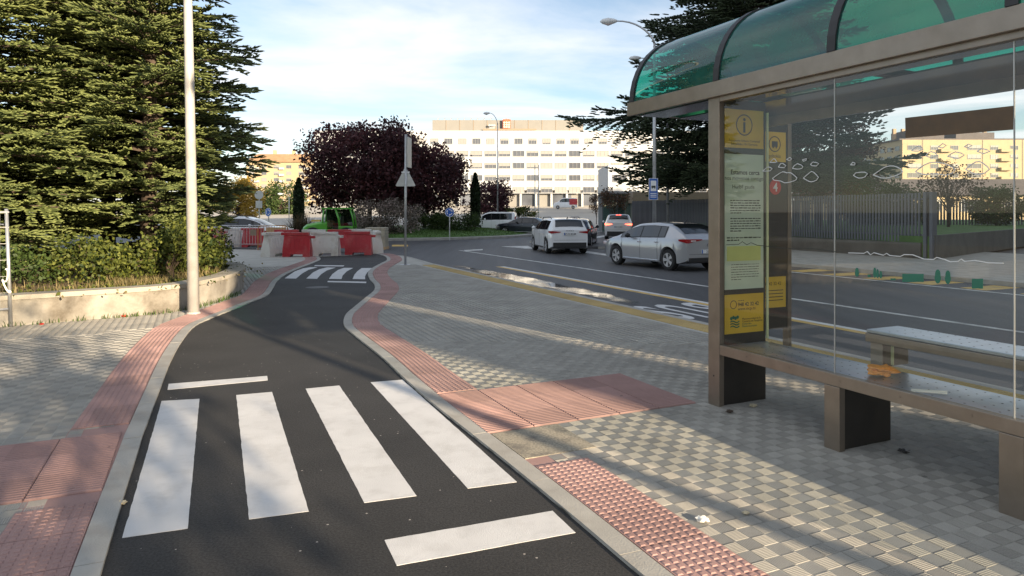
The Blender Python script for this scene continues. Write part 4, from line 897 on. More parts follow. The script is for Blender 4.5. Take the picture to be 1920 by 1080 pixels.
# paver pallet
def pallet(px, Y, nx, nz, label):
    o = tag(empty('paver_pallet', AT(px, Y, ROAD_Z)), label, 'pallet')
    mb = MB(); mb.bbox((-0.5, -0.5, 0), (0.5, 0.5, 0.12)); mb.build('wooden_base', 'plywood', o)
    for k in range(nz):
        for i in range(nx):
            for j in range(2):
                mb = MB(); x0 = -0.48 + 0.96 * i / nx; mb.bbox((x0 + 0.008, -0.48 + j * 0.48 + 0.006, 0.125 + k * 0.155), (x0 + 0.96 / nx - 0.008, j * 0.48 - 0.006, 0.125 + k * 0.155 + 0.148)); q = mb.build('paver_block', 'paver_stack', o, bevel=0.008); q.rotation_euler.z = random.uniform(-0.012, 0.012)
pallet(707, 33.0, 4, 6, 'full pallet of stacked beige paving blocks by the barriers')
pallet(684, 34.6, 4, 5, 'lower pallet of stacked beige paving blocks behind the full one')
# wire fence at the left edge
o = tag(empty('mesh_fence', G(17, 615)), 'galvanised wire mesh site fence with a white ribbon before the planter', 'fence')
mb = MB(); mb.tube([(0.03, 0, 0), (-0.04, 0, 1.75)], 0.024, 10); mb.build('post', 'galvanised', o, smooth=True)
fd = Vector((-0.787, -0.617, 0))
for z in (0.28, 1.70): mb = MB(); mb.tube([(0, 0, z), tuple(fd * 2.4 + Vector((0, 0, z)))], 0.016, 8); mb.build('rail', 'galvanised', o)
for k in range(1, 22): mb = MB(); p = fd * (k * 0.11); mb.tube([(p.x, p.y, 0.28), (p.x, p.y, 1.7)], 0.0022, 5); mb.build('wire', 'galvanised', o)
for k in range(1, 6): mb = MB(); p = fd * 2.4; mb.tube([(0, 0, 0.28 + k * 0.24), (p.x, p.y, 0.28 + k * 0.24)], 0.0022, 5); mb.build('wire', 'galvanised', o)
rb = []
for t in np.linspace(0, 1, 24): rb.append((-0.02 + 0.10 * math.sin(t * 9) * (0.3 + t) * 0.6, -0.04, 0.86 - 0.36 * t + 0.05 * math.sin(t * 14)))
mb = MB(); mb.tube(rb, 0.011, 5); mb.build('ribbon', 'paper_white', o)
# --- slatted fence across the road
F0 = Vector((7.6, 43.2, 0)); F1 = Vector((14.8, 24.6, 0)); fl = (F1 - F0); FL = fl.length; fu = fl.normalized(); frz = math.atan2(fu.y, fu.x)
o = tag(empty('slatted_fence', F0, frz), 'dark grey vertical slat fence on a concrete base across the road', 'fence')
mb = MB(); mb.bbox((0, -0.12, -0.1), (FL, 0.12, 0.60)); mb.build('base_wall', 'dark_wall', o)
slat = MB(); slat.bbox((-0.035, -0.02, 0.62), (0.035, 0.02, 2.40)); slm = slat.mesh('slat', 'steel_fence')
n = int(FL / 0.14)
for k in range(n):
    q = link('slat', slm, o, (0.07 + k * 0.14, random.uniform(-0.003, 0.003), random.uniform(-0.01, 0.01)))
for z in (0.85, 2.15): mb = MB(); mb.bbox((0, 0.022, z), (FL, 0.06, z + 0.06)); mb.build('rail', 'steel_fence', o)
o2 = tag(empty('gate_post', F1, frz), 'tall dark gate post where the slat fence meets the lawn wall', 'post')
mb = MB(); mb.bbox((0.10, -0.12, 0), (0.22, 0.12, 2.42)); mb.bbox((0.34, -0.12, 0), (0.46, 0.12, 2.42)); mb.build('posts', 'steel_fence', o2, bevel=0.01)
mb = MB(); mb.bbox((0.222, -0.05, 0.1), (0.338, 0.05, 2.2)); mb.build('infill', 'shelter_dark', o2)
# lawn with its low wall
Wd = Vector((0.73, 0.685, 0)); P0 = F1 + fu * 0.5
mb = MB(); wn_ = Vector((Wd.y, -Wd.x, 0)) * 0.15; e = P0 + Wd * 40
mb.prism([tuple(P0.xy), tuple((P0 + wn_ * -1).xy), tuple((e - wn_).xy), tuple(e.xy)], 0, 0.88); tag(mb.build('lawn_wall', 'dark_wall'), 'low dark concrete wall holding the lawn across the road', 'wall')
mb = MB(); e2 = P0 - wn_; mb.prism([tuple(e2.xy), tuple((e2 + Wd * 40).xy), (60, 75), (10, 75), tuple((F0 + Vector((0.5, 0.3, 0))).xy)], 0, 0.84); tag(mb.build('lawn', 'lawn'), kind='structure')
o = tag(empty('rear_fence', (17, 46, 0.84), 0.05), 'grey slat fence at the back of the lawn', 'fence')
sl2 = MB(); sl2.bbox((-0.06, -0.02, 0), (0.06, 0.02, 1.6)); sm2 = sl2.mesh('slat', 'steel_fence')
for k in range(130): link('slat', sm2, o, (k * 0.22, 0, 0))
# ================================================================== BUILDINGS
def win_meshes(w, h, frame='window_frame', d=0.12):
    fr = MB(); t = 0.07
    fr.bbox((-w / 2, -d, 0), (-w / 2 + t, 0.02, h)); fr.bbox((w / 2 - t, -d, 0), (w / 2, 0.02, h)); fr.bbox((-w / 2 + t, -d, 0), (w / 2 - t, 0.02, t)); fr.bbox((-w / 2 + t, -d, h - t), (w / 2 - t, 0.02, h))
    for k in (-1, 1): fr.bbox((k * w / 6 - 0.03, -d * 0.8, t), (k * w / 6 + 0.03, 0.0, h - t))
    gl = MB(); gl.bbox((-w / 2 + t, -0.03, t), (w / 2 - t, -0.01, h - t))
    bls = []
    for f in (0.35, 0.6, 0.8, 1.0):
        b_ = MB(); b_.bbox((-w / 2 + t, -0.05, t + (h - 2 * t) * (1 - f)), (w / 2 - t, -0.035, h - t)); bls.append(b_.mesh('blind', 'blind'))
    return fr.mesh('window', frame), gl.mesh('pane', 'window_glass'), bls
def put_window(ms, parent, x, y, z, blind=True):
    o = link('window', ms[0], parent, (x, y, z)); link('pane', ms[1], o)
    if blind and random.random() < 0.75: link('blind', random.choice(ms[2]), o)
random.seed(21)
HY = 170.0; HB = 3.2; HT = ZAT(245, HY)
hx0 = (590 - 960) * HY / FPX; hx1 = (1420 - 960) * HY / FPX
ho = tag(empty('hospital', ((hx0 + hx1) / 2, HY, HB)), 'long white six storey hospital with rows of windows and a red crest', 'building')
hw = hx1 - hx0; mb = MB(); mb.bbox((-hw / 2, 0, 4.0), (hw / 2, 22, HT - HB)); mb.build('wall', 'white_wall', ho)
mb = MB(); mb.bbox((-hw / 2 + 0.5, 1.2, -1), (hw / 2 - 0.5, 21, 4.0)); mb.build('ground_floor', 'plant_room', ho)
for k in range(28): mb = MB(); mb.bbox((-hw / 2 + 1 + k * 3.85, 0.3, -1), (-hw / 2 + 1.5 + k * 3.85, 0.8, 3.99)); mb.build('column', 'white_wall', ho)
for k in range(12): mb = MB(); mb.bbox((-hw / 2 + 3 + k * 8, 1.12, 0.2), (-hw / 2 + 8 + k * 8, 1.19, 3.0)); mb.build('entrance_glass', 'window_glass', ho)
wA = win_meshes(2.0, 1.45); wB = win_meshes(2.9, 1.45)
sp = 26.3 * HY / FPX
for r, yc in enumerate((265, 288, 310.5, 333.5, 356)):
    z = ZAT(yc, HY) - HB - 0.72
    for k in range(33):
        x = -hw / 2 + 1.9 + k * sp
        if x > hw / 2 - 1.5: break
        put_window(wA if r == 0 else wB, ho, x, 0, z)
    if r: mb = MB(); mb.bbox((-hw / 2, -0.10, z - 0.16), (hw / 2, 0.0, z - 0.04)); mb.build('sill_band', 'white_wall', ho)
mb = MB(); x0 = (808 - 960) * HY / FPX - ho.location.x; x1 = (1096 - 960) * HY / FPX - ho.location.x; zt_ = ZAT(222, HY) - HB
pr = MB(); pr.bbox((x0, 3, HT - HB), (x1, 16, zt_)); pr = pr.build('plant_room', 'plant_room', ho)
for k in range(1, 11): mb = MB(); x = x0 + (x1 - x0) * k / 11; mb.bbox((x - 0.06, 2.93, HT - HB + 0.05), (x + 0.06, 3.0, zt_)); mb.build('panel_joint', 'brown_metal', pr)
for k in range(9): mb = MB(); x = x0 + 1 + k * 1.7; mb.tube([(x, 6, zt_), (x, 6, zt_ + 0.7), (x + 0.35, 6, zt_ + 0.9)], 0.13, 6); mb.build('vent', 'sign_back', pr)
mb = MB(); xb = (905 - 960) * HY / FPX - ho.location.x; mb.bbox((xb, 2.2, HT - HB + 0.35), (xb + 13.4, 2.5, HT - HB + 0.75)); mb.build('sign_beam', 'brown_metal', ho)
# crest: shield with crown and chain links
cx = (950 - 960) * HY / FPX - ho.location.x; cz = HT - HB + 0.8
cr_ = MB(); cr_.bbox((cx - 0.95, 2.0, cz), (cx + 0.95, 2.12, cz + 1.9)); cr_ = cr_.build('crest', 'crest_red', ho)
for i in range(3):
    for j in range(3): ring_mesh((cx - 0.58 + i * 0.58, 1.99, cz + 0.38 + j * 0.56), 0.12, 0.22, 10).build('chain_link', 'sign_white', cr_)
mb = MB()
for k in range(5): mb.lathe([(0.2, 0), (0.2, 0.1)], (cx - 0.8 + 0.4 * k, 2.0, cz + 2.15 + 0.15 * math.sin(k * math.pi / 4)), 10, 'y')
mb.bbox((cx - 0.9, 2.0, cz + 1.92), (cx + 0.9, 2.1, cz + 2.08)); mb.build('crown', 'crest_red', cr_)
gx = (922 - 960) * HY / FPX - ho.location.x
mb = MB(); mb.bbox((gx - 0.7, 2.1, cz), (gx + 0.7, 2.2, cz + 0.3))
for k in range(3): mb.lathe([(0.3, 0), (0.3, 0.1)], (gx - 0.6 + 0.6 * k, 2.1, cz + 0.8), 10, 'y')
mb.build('grey_emblem', 'sign_back', ho)
# lower wing at the right with pale wall
mb = MB(); mb.bbox((-7, 0, 0), (7, 14, 8.6)); o = tag(empty('hospital_annex', AT(1215, 120, 1.4)), 'pale low hospital annex behind the cedar', 'building'); mb.build('wall', 'white_wall', o)
wC = win_meshes(2.4, 1.3)
for k in range(4):
    for r in range(2): put_window(wC, o, -5 + k * 3.2, 0, 2.6 + r * 3)
# yellow apartment block, far left
AY = 320.0; o = tag(empty('apartment_block', ((530 - 960) * AY / FPX, AY, 0)), 'distant yellow apartment block with a tiled roof beyond the firs', 'building')
w2 = 17.0; zt_ = ZAT(304, AY); mb = MB(); mb.bbox((-w2, 0, 0), (w2, 14, zt_)); mb.build('wall', 'yellow_brick', o)
mb = MB(); mb.add([(-w2 - .6, -.8, zt_), (w2 + .6, -.8, zt_), (w2 + .6, 14.6, zt_), (-w2 - .6, 14.6, zt_), (-w2 + 3, 6, zt_ + 4.3), (w2 - 3, 6, zt_ + 4.3), (w2 - 3, 8, zt_ + 4.3), (-w2 + 3, 8, zt_ + 4.3)], [(3, 2, 1, 0), (4, 5, 6, 7), (0, 1, 5, 4), (1, 2, 6, 5), (2, 3, 7, 6), (3, 0, 4, 7)]); rf = mb.build('roof', 'roof_tile', o)
for x in (-6, 3, 9): mb = MB(); mb.bbox((x - .7, 6, zt_ + 4), (x + .7, 7.5, zt_ + 6.2)); mb.build('chimney', 'yellow_brick', rf)
for x in (-7.5, 0.5): mb = MB(); mb.tube([(x, 7, zt_ + 4), (x, 7, zt_ + 8.5)], 0.12, 5); mb.bbox((x - .5, 6.9, zt_ + 6.6), (x + .5, 7.1, zt_ + 8.3)); mb.build('antenna', 'sign_white', rf)
wD = win_meshes(2.4, 1.6); wE = win_meshes(3.4, 2.1, 'white_wall')
for r in range(7):
    for k in range(6):
        x = -14.5 + k * 5.8; z = zt_ - 3.0 - r * 3.0
        put_window(wD, o, x, 0, z)
        if k % 2 == 0: mb = MB(); mb.bbox((x + 1.4, -1.0, z - 0.5), (x + 3.6, 0, z + 0.45)); mb.build('balcony', 'white_wall', o)
# cream apartment block across the road, right
BY = 226.0; bx0 = (1692 - 960) * BY / FPX; o = tag(empty('apartment_block', (bx0 + 24, BY, 0)), 'cream brick apartment block across the road beyond the lawn', 'building')
zt_ = ZAT(262, BY); mb = MB(); mb.bbox((-24, 0, 0), (24, 30, zt_)); mb.build('wall', 'yellow_brick', o)
mb = MB(); mb.bbox((-24.5, 0.8, zt_), (24, 30.5, zt_ + 0.5)); mb.bbox((-20, 5, zt_ + 0.5), (-7, 14, zt_ + 3.6)); mb.bbox((-3, 5, zt_ + 0.5), (10, 14, zt_ + 3.0)); rf = mb.build('roof', 'dark_roof', o)
for x in (-22, -19, -12, 2, 9): mb = MB(); mb.bbox((x - .5, 8, zt_ + .5), (x + .5, 9, zt_ + 4.6)); mb.build('chimney', 'brown_brick', rf)
wF = win_meshes(2.6, 1.5); wG = win_meshes(4.6, 1.6)
for r in range(7):
    for k in range(7):
        x = -20 + k * 6.6; z = zt_ - 3.4 - r * 3.05
        put_window(wF if k % 3 else wG, o, x, 0, z)
        if k % 3 == 1: mb = MB(); mb.bbox((x + 1.5, -1.3, z - 0.7), (x + 5.2, 0, z + 0.3)); mb.build('balcony', 'yellow_brick', o)
    for k in range(6):
        q = link('window', wF[0], o, (-24, 3 + k * 4.6, zt_ - 3.4 - r * 3.05)); q.rotation_euler.z = -math.pi / 2; link('pane', wF[1], q)
for x in (-17.3, 2.6, 15.8): mb = MB(); mb.bbox((x - .12, -0.12, 0), (x + .12, 0, zt_)); mb.build('downpipe', 'brown_metal', o)
o = tag(empty('long_low_house', AT(1760, 84, 0.8)), 'low house with a long brown roof behind the lawn', 'building')
mb = MB(); mb.bbox((-14, 0, 0), (22, 9, 3.0)); mb.build('wall', 'yellow_brick', o)
mb = MB(); mb.add([(-14.6, -.7, 3.0), (22.6, -.7, 3.0), (22.6, 9.7, 3.0), (-14.6, 9.7, 3.0), (-14.6, 4.5, 5.2), (22.6, 4.5, 5.2)], [(3, 2, 1, 0), (0, 1, 5, 4), (2, 3, 4, 5), (1, 2, 5), (3, 0, 4)]); mb.build('roof', 'dark_roof', o)
for k in range(7): put_window(wF, o, -11 + k * 5, 0, 1.0)
# brown fascia pavilion and glass kiosk behind the slat fence
o = tag(empty('pavilion', AT(1268, 56, 0), 0.0), 'low pavilion with a brown fascia rising above the slat fence', 'building')
mb = MB(); mb.bbox((-3.4, 0, 0), (5.0, 6, 2.45)); mb.build('wall', 'plant_room', o); mb = MB(); mb.bbox((-3.6, -0.3, 2.46), (5.2, 6.2, 3.35)); mb.build('fascia', 'brown_metal', o)
o = tag(empty('glass_kiosk', AT(1163, 58, 0)), 'glass walled entrance kiosk beyond the white car with lit brake lamps', 'kiosk')
for k in range(6):
    x = -1.5 + k * 0.62; mb = MB(); mb.bbox((x - 0.03, 0, 0), (x + 0.03, 0.08, 3.3)); mb.build('mullion', 'steel_fence', o)
    if k < 5: mb = MB(); mb.bbox((x + 0.03, 0.03, 0.05), (x + 0.59, 0.045, 3.25)); mb.build('pane', 'kiosk_glass', o)
mb = MB(); mb.bbox((-1.55, 0, 3.3), (1.65, 3, 3.5)); mb.build('roof', 'window_frame', o); mb = MB(); mb.bbox((-1.5, 2.8, 0), (1.6, 2.95, 3.29)); mb.build('rear_wall', 'white_wall', o)
# unseen blocks behind the camera, sized to throw the long shade over the street
pv = Vector((math.cos(SUN_AZ), math.sin(SUN_AZ), 0)); uv = Vector((-math.sin(SUN_AZ), math.cos(SUN_AZ), 0))
def QU(q, u, z=0): r = pv * q + uv * u; r.z = z; return r
def block(name, label, q0, q1, u0, u1, h):
    o = tag(empty(name, QU((q0 + q1) / 2, u0), SUN_AZ), label, 'building'); w = (q1 - q0) / 2
    mb = MB(); mb.bbox((-w, u1 - u0, 0), (w, 0, h)); mb.build('wall', 'facade_behind', o)
    mb = MB(); mb.bbox((-w, u1 - u0 , h), (w, 0.0, h + 0.5)); mb.build('roof', 'dark_roof', o)
    if w > 5:
        ms = win_meshes(2.0, 1.5)
        for r in range(int(h / 3.2)):
            for k in range(min(8, int(2 * w / 4))):
                q = link('window', ms[0], o, (-w + 3 + k * 4, 0.0, 1.2 + r * 3.1)); q.rotation_euler.z = math.pi; link('pane', ms[1], q)
block('shade_building', 'tall building behind the bus stop sized to shade the street, out of view', 6.48, 92, -27, -40, 30)
block('shade_edge_block', 'slim block added to cut the shade edge and light streak, out of view', 4.6, 6.32, -27, -31, 30)  # invented block, its width and gap set the shade edge and light streak
lamp_post('street_lamp', 'lamp post behind the viewpoint casting a thin shadow on the paving', QU(3.43, -7), 8.5, (0.5, -0.8, 0), 0.09, 0.06)
# ================================================================== PLANTS
def twig_mesh(name, B, Dv, Ln, Rd, T, m, parent):
    """three-sided tapering twigs clothed in needles: B base, Dv unit direction, Ln length, Rd radius, T tint"""
    B = np.array(B); Dv = np.array(Dv); Ln = np.array(Ln)[:, None]; Rd = np.array(Rd)[:, None]; T = np.array(T); n = len(B)
    ref = np.tile(np.array([[0.13, 0.21, 0.97]]), (n, 1)); U = np.cross(Dv, ref); U /= np.linalg.norm(U, axis=1)[:, None] + 1e-9; Wv = np.cross(Dv, U)
    V = np.zeros((n, 7, 3)); tv = np.zeros((n, 7))
    for k in range(3):
        a = 2 * math.pi * k / 3 + 0.5; off = U * math.cos(a) + Wv * math.sin(a)
        V[:, k] = B + off * Rd * 0.75; V[:, 3 + k] = B + Dv * Ln * 0.62 + off * Rd
    V[:, 6] = B + Dv * Ln
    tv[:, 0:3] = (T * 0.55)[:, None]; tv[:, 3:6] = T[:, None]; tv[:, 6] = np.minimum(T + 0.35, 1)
    F = []
    for k in range(3):
        j = (k + 1) % 3; F += [(k, j, 3 + j), (k, 3 + j, 3 + k), (3 + k, 3 + j, 6)]
    F = np.array(F); FF = (F[None] + (np.arange(n) * 7)[:, None, None]).reshape(-1, 3)
    return link(name, npmesh(name, V.reshape(-1, 3), FF, m, tv.ravel()), parent)
def conifer(name, label, loc, H, R, z0, m, seed, whorl=0.42, nb=6, tl=0.26, tr=0.03, bl_sp=0.22, tw_sp=0.17, droop=0.12, lift=0.35, shape=0.85, flat=0.25, tiers=None, trunk_r=0.2, dens=1.0):
    rnd = random.Random(seed); o = tag(empty(name, loc), label, 'tree')
    mb = MB(); mb.tube([(0, 0, 0), (0.03, 0.02, H * 0.4), (0, 0, H)], [trunk_r, trunk_r * 0.65, 0.02], 10); mb.build('trunk', 'bark', o, smooth=True)
    B, Dv, Ln, Rd, T = [], [], [], [], []; limbs = MB()
    zs = []
    if tiers: zs = tiers
    else:
        z = z0
        while z < H - 0.3: zs.append((z, None)); z += whorl * (1 - 0.35 * z / H)
    for z, rr in zs:
        f = max(0.0, 1 - (z - z0 * 0.5) / (H - z0 * 0.5)); rl = rr if rr else (R * f ** shape + 0.15) * min(1, 0.62 + 0.38 * (z - z0) / 1.8)
        k0 = rnd.random() * 6.28; nbr = nb if not tiers else max(4, nb)
        for b_ in range(nbr):
            az = k0 + 6.283 * b_ / nbr + rnd.uniform(-0.3, 0.3); L_ = rl * rnd.uniform(0.72, 1.12); zz = z + rnd.uniform(-0.15, 0.15)
            d2 = Vector((math.cos(az), math.sin(az), 0)); side = Vector((-d2.y, d2.x, 0)); npt = 8; pts = []
            for i in range(npt + 1):
                t = i / npt; pts.append(d2 * (L_ * t) + Vector((0, 0, zz + L_ * (lift * t * 0.5 - droop * 2.2 * t * t + 0.10 * t ** 4)) ) )
            limbs.tube(pts, [max(0.012, 0.035 * (1 - i / npt) * min(1.6, L_ / 2)) for i in range(npt + 1)], 5, caps=False)
            def at(t):
                x = t * npt; i = min(npt - 1, int(x)); return pts[i].lerp(pts[i + 1], x - i)
            s = 0.12 * L_
            bt = rnd.uniform(0.05, 0.45)
            while s < L_:
                t = s / L_; bl = min(0.42 * L_, (L_ - s) * 0.75 + 0.16) * rnd.uniform(0.7, 1.1) * (0.4 + 0.6 * min(1, t * 3))
                p = at(t); ax = (at(min(1, t + 0.05)) - at(max(0, t - 0.05))).normalized()
                for sg in (-1, 1):
                    bd = (ax * rnd.uniform(0.55, 0.85) + side * sg * 0.75 + Vector((0, 0, rnd.uniform(-flat, flat * 0.9)))).normalized()
                    u = 0.0
                    while u < bl:
                        q = p + bd * u + Vector((0, 0, -0.10 * u * u))
                        for sg2 in ((-1, 1) if u > 0.03 else (0,)):
                            if rnd.random() > dens: continue
                            td = (bd * 0.8 + bd.cross(Vector((0, 0, 1))) * sg2 * 0.62 + Vector((0, 0, rnd.uniform(-0.15, 0.35)))).normalized()
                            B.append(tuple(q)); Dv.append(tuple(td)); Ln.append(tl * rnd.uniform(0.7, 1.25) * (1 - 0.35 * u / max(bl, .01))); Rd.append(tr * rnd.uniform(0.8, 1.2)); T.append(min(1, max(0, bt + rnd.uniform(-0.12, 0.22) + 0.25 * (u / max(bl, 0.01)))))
                        u += tw_sp
                    B.append(tuple(p + bd * bl * 0.8)); Dv.append(tuple(bd)); Ln.append(tl * 1.2); Rd.append(tr); T.append(min(1, bt + 0.35))
                s += bl_sp * rnd.uniform(0.8, 1.2)
            B.append(tuple(at(0.93))); Dv.append(tuple((pts[-1] - pts[-2]).normalized())); Ln.append(tl * 1.5); Rd.append(tr); T.append(min(1, bt + 0.4))
    limbs.build('limbs', 'bark', o)
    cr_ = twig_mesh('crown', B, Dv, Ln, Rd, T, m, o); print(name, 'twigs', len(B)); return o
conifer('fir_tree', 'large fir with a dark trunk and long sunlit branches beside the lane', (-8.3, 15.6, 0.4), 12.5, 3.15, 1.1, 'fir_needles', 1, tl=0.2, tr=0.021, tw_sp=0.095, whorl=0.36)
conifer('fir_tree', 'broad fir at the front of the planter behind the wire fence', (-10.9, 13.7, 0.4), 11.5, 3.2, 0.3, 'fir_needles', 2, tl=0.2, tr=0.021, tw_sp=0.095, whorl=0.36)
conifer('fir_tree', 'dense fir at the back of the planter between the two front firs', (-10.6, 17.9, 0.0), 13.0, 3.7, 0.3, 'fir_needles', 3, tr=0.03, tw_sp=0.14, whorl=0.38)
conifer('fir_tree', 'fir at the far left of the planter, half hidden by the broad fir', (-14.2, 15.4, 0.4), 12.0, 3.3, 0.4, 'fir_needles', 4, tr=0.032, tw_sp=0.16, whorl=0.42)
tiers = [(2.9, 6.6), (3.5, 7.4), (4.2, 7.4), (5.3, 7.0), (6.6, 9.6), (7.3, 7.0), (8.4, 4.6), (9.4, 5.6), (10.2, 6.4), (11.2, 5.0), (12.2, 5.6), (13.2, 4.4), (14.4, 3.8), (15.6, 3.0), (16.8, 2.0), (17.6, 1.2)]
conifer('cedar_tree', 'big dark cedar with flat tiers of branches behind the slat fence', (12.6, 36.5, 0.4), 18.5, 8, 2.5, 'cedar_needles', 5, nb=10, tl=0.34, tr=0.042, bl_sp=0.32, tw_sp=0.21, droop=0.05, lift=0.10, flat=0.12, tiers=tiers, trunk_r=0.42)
def leaf_mesh(name, P, size, m, parent, rng, tint=None, up=0.0, stretch=1.0):
    n = len(P); Nn = rng.normal(size=(n, 3)); Nn[:, 2] = Nn[:, 2] * (1 - up * 0.5) + up; Nn /= np.linalg.norm(Nn, axis=1)[:, None]
    U = np.cross(Nn, rng.normal(size=(n, 3))); U /= np.linalg.norm(U, axis=1)[:, None]; Wv = np.cross(Nn, U)
    s = (size * rng.uniform(0.6, 1.3, n))[:, None]; a = U * s * 0.5 * stretch; b_ = Wv * s * 0.32
    V = np.stack([P - a, P + b_ - a * 0.1, P + a, P - b_ - a * 0.1], 1).reshape(-1, 3); F = np.arange(4 * n).reshape(-1, 4)
    t = rng.uniform(0, 1, n) if tint is None else tint
    return link(name, npmesh(name, V, F, m, np.repeat(t, 4)), parent)
def broadleaf(name, label, loc, H, rx, rz, zc, m, seed, nclump=60, per=160, leaf=0.22, trunk=0.16, clump_r=0.75, nlimb=9, hollow=0.45, cat='tree', ry=None):
    rng = np.random.default_rng(seed); o = tag(empty(name, loc), label, cat); ry = ry or rx
    C = []
    while len(C) < nclump:
        v = rng.normal(size=3); v /= np.linalg.norm(v); r = rng.uniform(hollow, 1.0) ** 0.6
        v = v * r * (1 + 0.12 * math.sin(v[0] * 5 + seed) + 0.06 * rng.normal()); p = np.array([v[0] * rx, v[1] * ry, zc + v[2] * rz])
        if p[2] > 0.25: C.append(p)
    C = np.array(C)
    if trunk:
        mb = MB(); mb.tube([(0, 0, -0.1), (0.05, 0, zc * 0.4), (0, 0.05, zc * 0.8)], [trunk, trunk * 0.8, trunk * 0.5], 9); mb.build('trunk', 'bark', o, smooth=True)
        lm = MB()
        for c in C[:: max(1, len(C) // (nlimb * 3))]:
            st = Vector((0, 0, zc * rng.uniform(0.3, 0.75))); e = Vector(c); mid = st.lerp(e, 0.5) + Vector((0, 0, 0.15)); lm.tube([st, mid, e], [trunk * 0.4, trunk * 0.22, 0.012], 5, caps=False)
        lm.build('limbs', 'bark', o)
    P = []; T = []
    for c in C:
        k = int(per * rng.uniform(0.6, 1.3)); q = np.clip(rng.normal(size=(k, 3)), -1.7, 1.7) * clump_r * np.array([1, 1, 0.75]) * 0.5 + c; P.append(q); T.append(np.clip(rng.uniform(0.1, 0.7) + rng.normal(size=k) * 0.2, 0, 1))
    P = np.concatenate(P); T = np.concatenate(T); keep = P[:, 2] > 0.05
    leaf_mesh('crown', P[keep], leaf, m, o, rng, T[keep]); return o
broadleaf('plum_tree', 'wide purple leaved plum tree on the roundabout', (AT(692, 50).x, 50.0, 0.3), 8.2, 4.3, 3.2, 4.7, 'plum_leaves', 11, 170, 170, 0.25, 0.2, 1.1)
broadleaf('plum_tree', 'purple leaved plum tree right of the widest one on the roundabout', (AT(795, 52).x, 52.0, 0.3), 6, 3.3, 2.4, 3.9, 'plum_leaves', 12, 90, 160, 0.25, 0.15, 0.95)
broadleaf('plum_tree', 'small purple leaved tree behind the slender cypress', (AT(915, 68).x, 68.0, 0.2), 5, 2.3, 1.8, 2.9, 'plum_leaves', 13, 40, 120, 0.25, 0.1, 0.8)
broadleaf('plum_tree', 'reddish brown tree behind the slat fence, seen through the glass', (AT(1535, 40).x, 40.0, 0.8), 7, 2.9, 2.6, 4.2, 'brown_leaves', 14, 80, 110, 0.2, 0.14, 0.9)
broadleaf('small_tree', 'small bare looking tree standing on the lawn', (AT(1778, 40).x, 40.0, 0.84), 4, 1.5, 1.2, 2.4, 'brown_leaves', 15, 30, 60, 0.14, 0.09, 0.6)
broadleaf('round_bush', 'round dark bush on the lawn beside the small bare tree', (AT(1868, 44).x, 44.0, 0.84), 3, 1.6, 1.3, 1.2, 'hedge_leaves', 16, 40, 150, 0.16, 0.08, 0.6)
broadleaf('round_bush', 'broad green bush behind the slat fence before the brown block', (AT(1665, 46).x, 46.0, 0.84), 3, 2.6, 1.5, 1.5, 'hedge_leaves', 17, 50, 150, 0.18, 0.08, 0.7)
broadleaf('plum_tree', 'low dark purple tree behind the slat fence near the brown apartment wing', (AT(1605, 50).x, 50.0, 0.84), 5, 1.7, 1.9, 2.4, 'plum_leaves', 18, 40, 110, 0.2, 0.1, 0.8)
broadleaf('autumn_tree', 'yellow autumn tree beyond the white parked car', (AT(447, 80).x, 80.0, 0), 6, 3.0, 2.3, 3.4, 'yellow_leaves', 19, 60, 130, 0.28, 0.14, 0.9)
broadleaf('dark_tree', 'dark green tree below the distant yellow block', (AT(530, 120).x, 120.0, 0), 8, 4.5, 3.0, 3.6, 'hedge_leaves', 20, 50, 130, 0.4, 0.14, 1.3)
broadleaf('young_tree', 'slim young tree at the hospital entrance', (AT(1118, 85).x, 85.0, 0), 4, 0.9, 1.1, 3.0, 'brown_leaves', 22, 16, 70, 0.16, 0.05, 0.5)
broadleaf('young_tree', 'young leafy tree before the glass kiosk', (AT(1152, 55).x, 55.0, 0.0), 4, 1.0, 0.9, 2.9, 'brown_leaves', 23, 18, 70, 0.15, 0.06, 0.5)
broadleaf('blossom_shrub', 'big rounded shrub with pale blossom behind the green loader', (AT(726, 46).x, 46.0, 0.2), 2.4, 2.6, 1.15, 1.1, 'blossom_shrub', 24, 60, 170, 0.13, 0.06, 0.6, cat='shrub', ry=1.4)
broadleaf('hedge_shrub', 'clipped green hedge on the roundabout behind the blue sign', (AT(836, 50).x, 50.0, 0.25), 1.5, 2.9, 0.7, 0.65, 'hedge_leaves', 25, 60, 150, 0.13, 0.05, 0.5, cat='shrub', ry=1.2)
broadleaf('hedge_shrub', 'green hedge by the hospital forecourt beside the black car', (AT(972, 72).x, 72.0, 0.2), 1.5, 2.6, 1.0, 1.0, 'green_leaves', 26, 40, 120, 0.2, 0.05, 0.5, cat='shrub', ry=1.2)
def cypress(px, Y, h, r, label, seed):
    rng = np.random.default_rng(seed); o = tag(empty('cypress_tree', AT(px, Y, 0.3)), label, 'tree'); mb = MB(); mb.tube([(0, 0, -0.2), (0, 0, h * 0.8)], [0.09, 0.03], 7); mb.build('trunk', 'bark', o)
    n = 5200; z = rng.uniform(0.1, 1, n); rr = r * np.minimum(1, (1 - z) * 3.2 + 0.12) * np.minimum(1, 0.55 + z * 2.5) * rng.uniform(0.72, 1.06, n); a = rng.uniform(0, 6.283, n)
    leaf_mesh('crown', np.stack([rr * np.cos(a), rr * np.sin(a), z * h], 1), 0.2, 'cypress_leaves', o, rng, stretch=1.4)
cypress(891, 55, 4.5, 0.34, 'slender dark cypress on the roundabout lawn', 31); cypress(560, 58, 4.3, 0.40, 'slender dark cypress behind the strap leaved bush', 32)
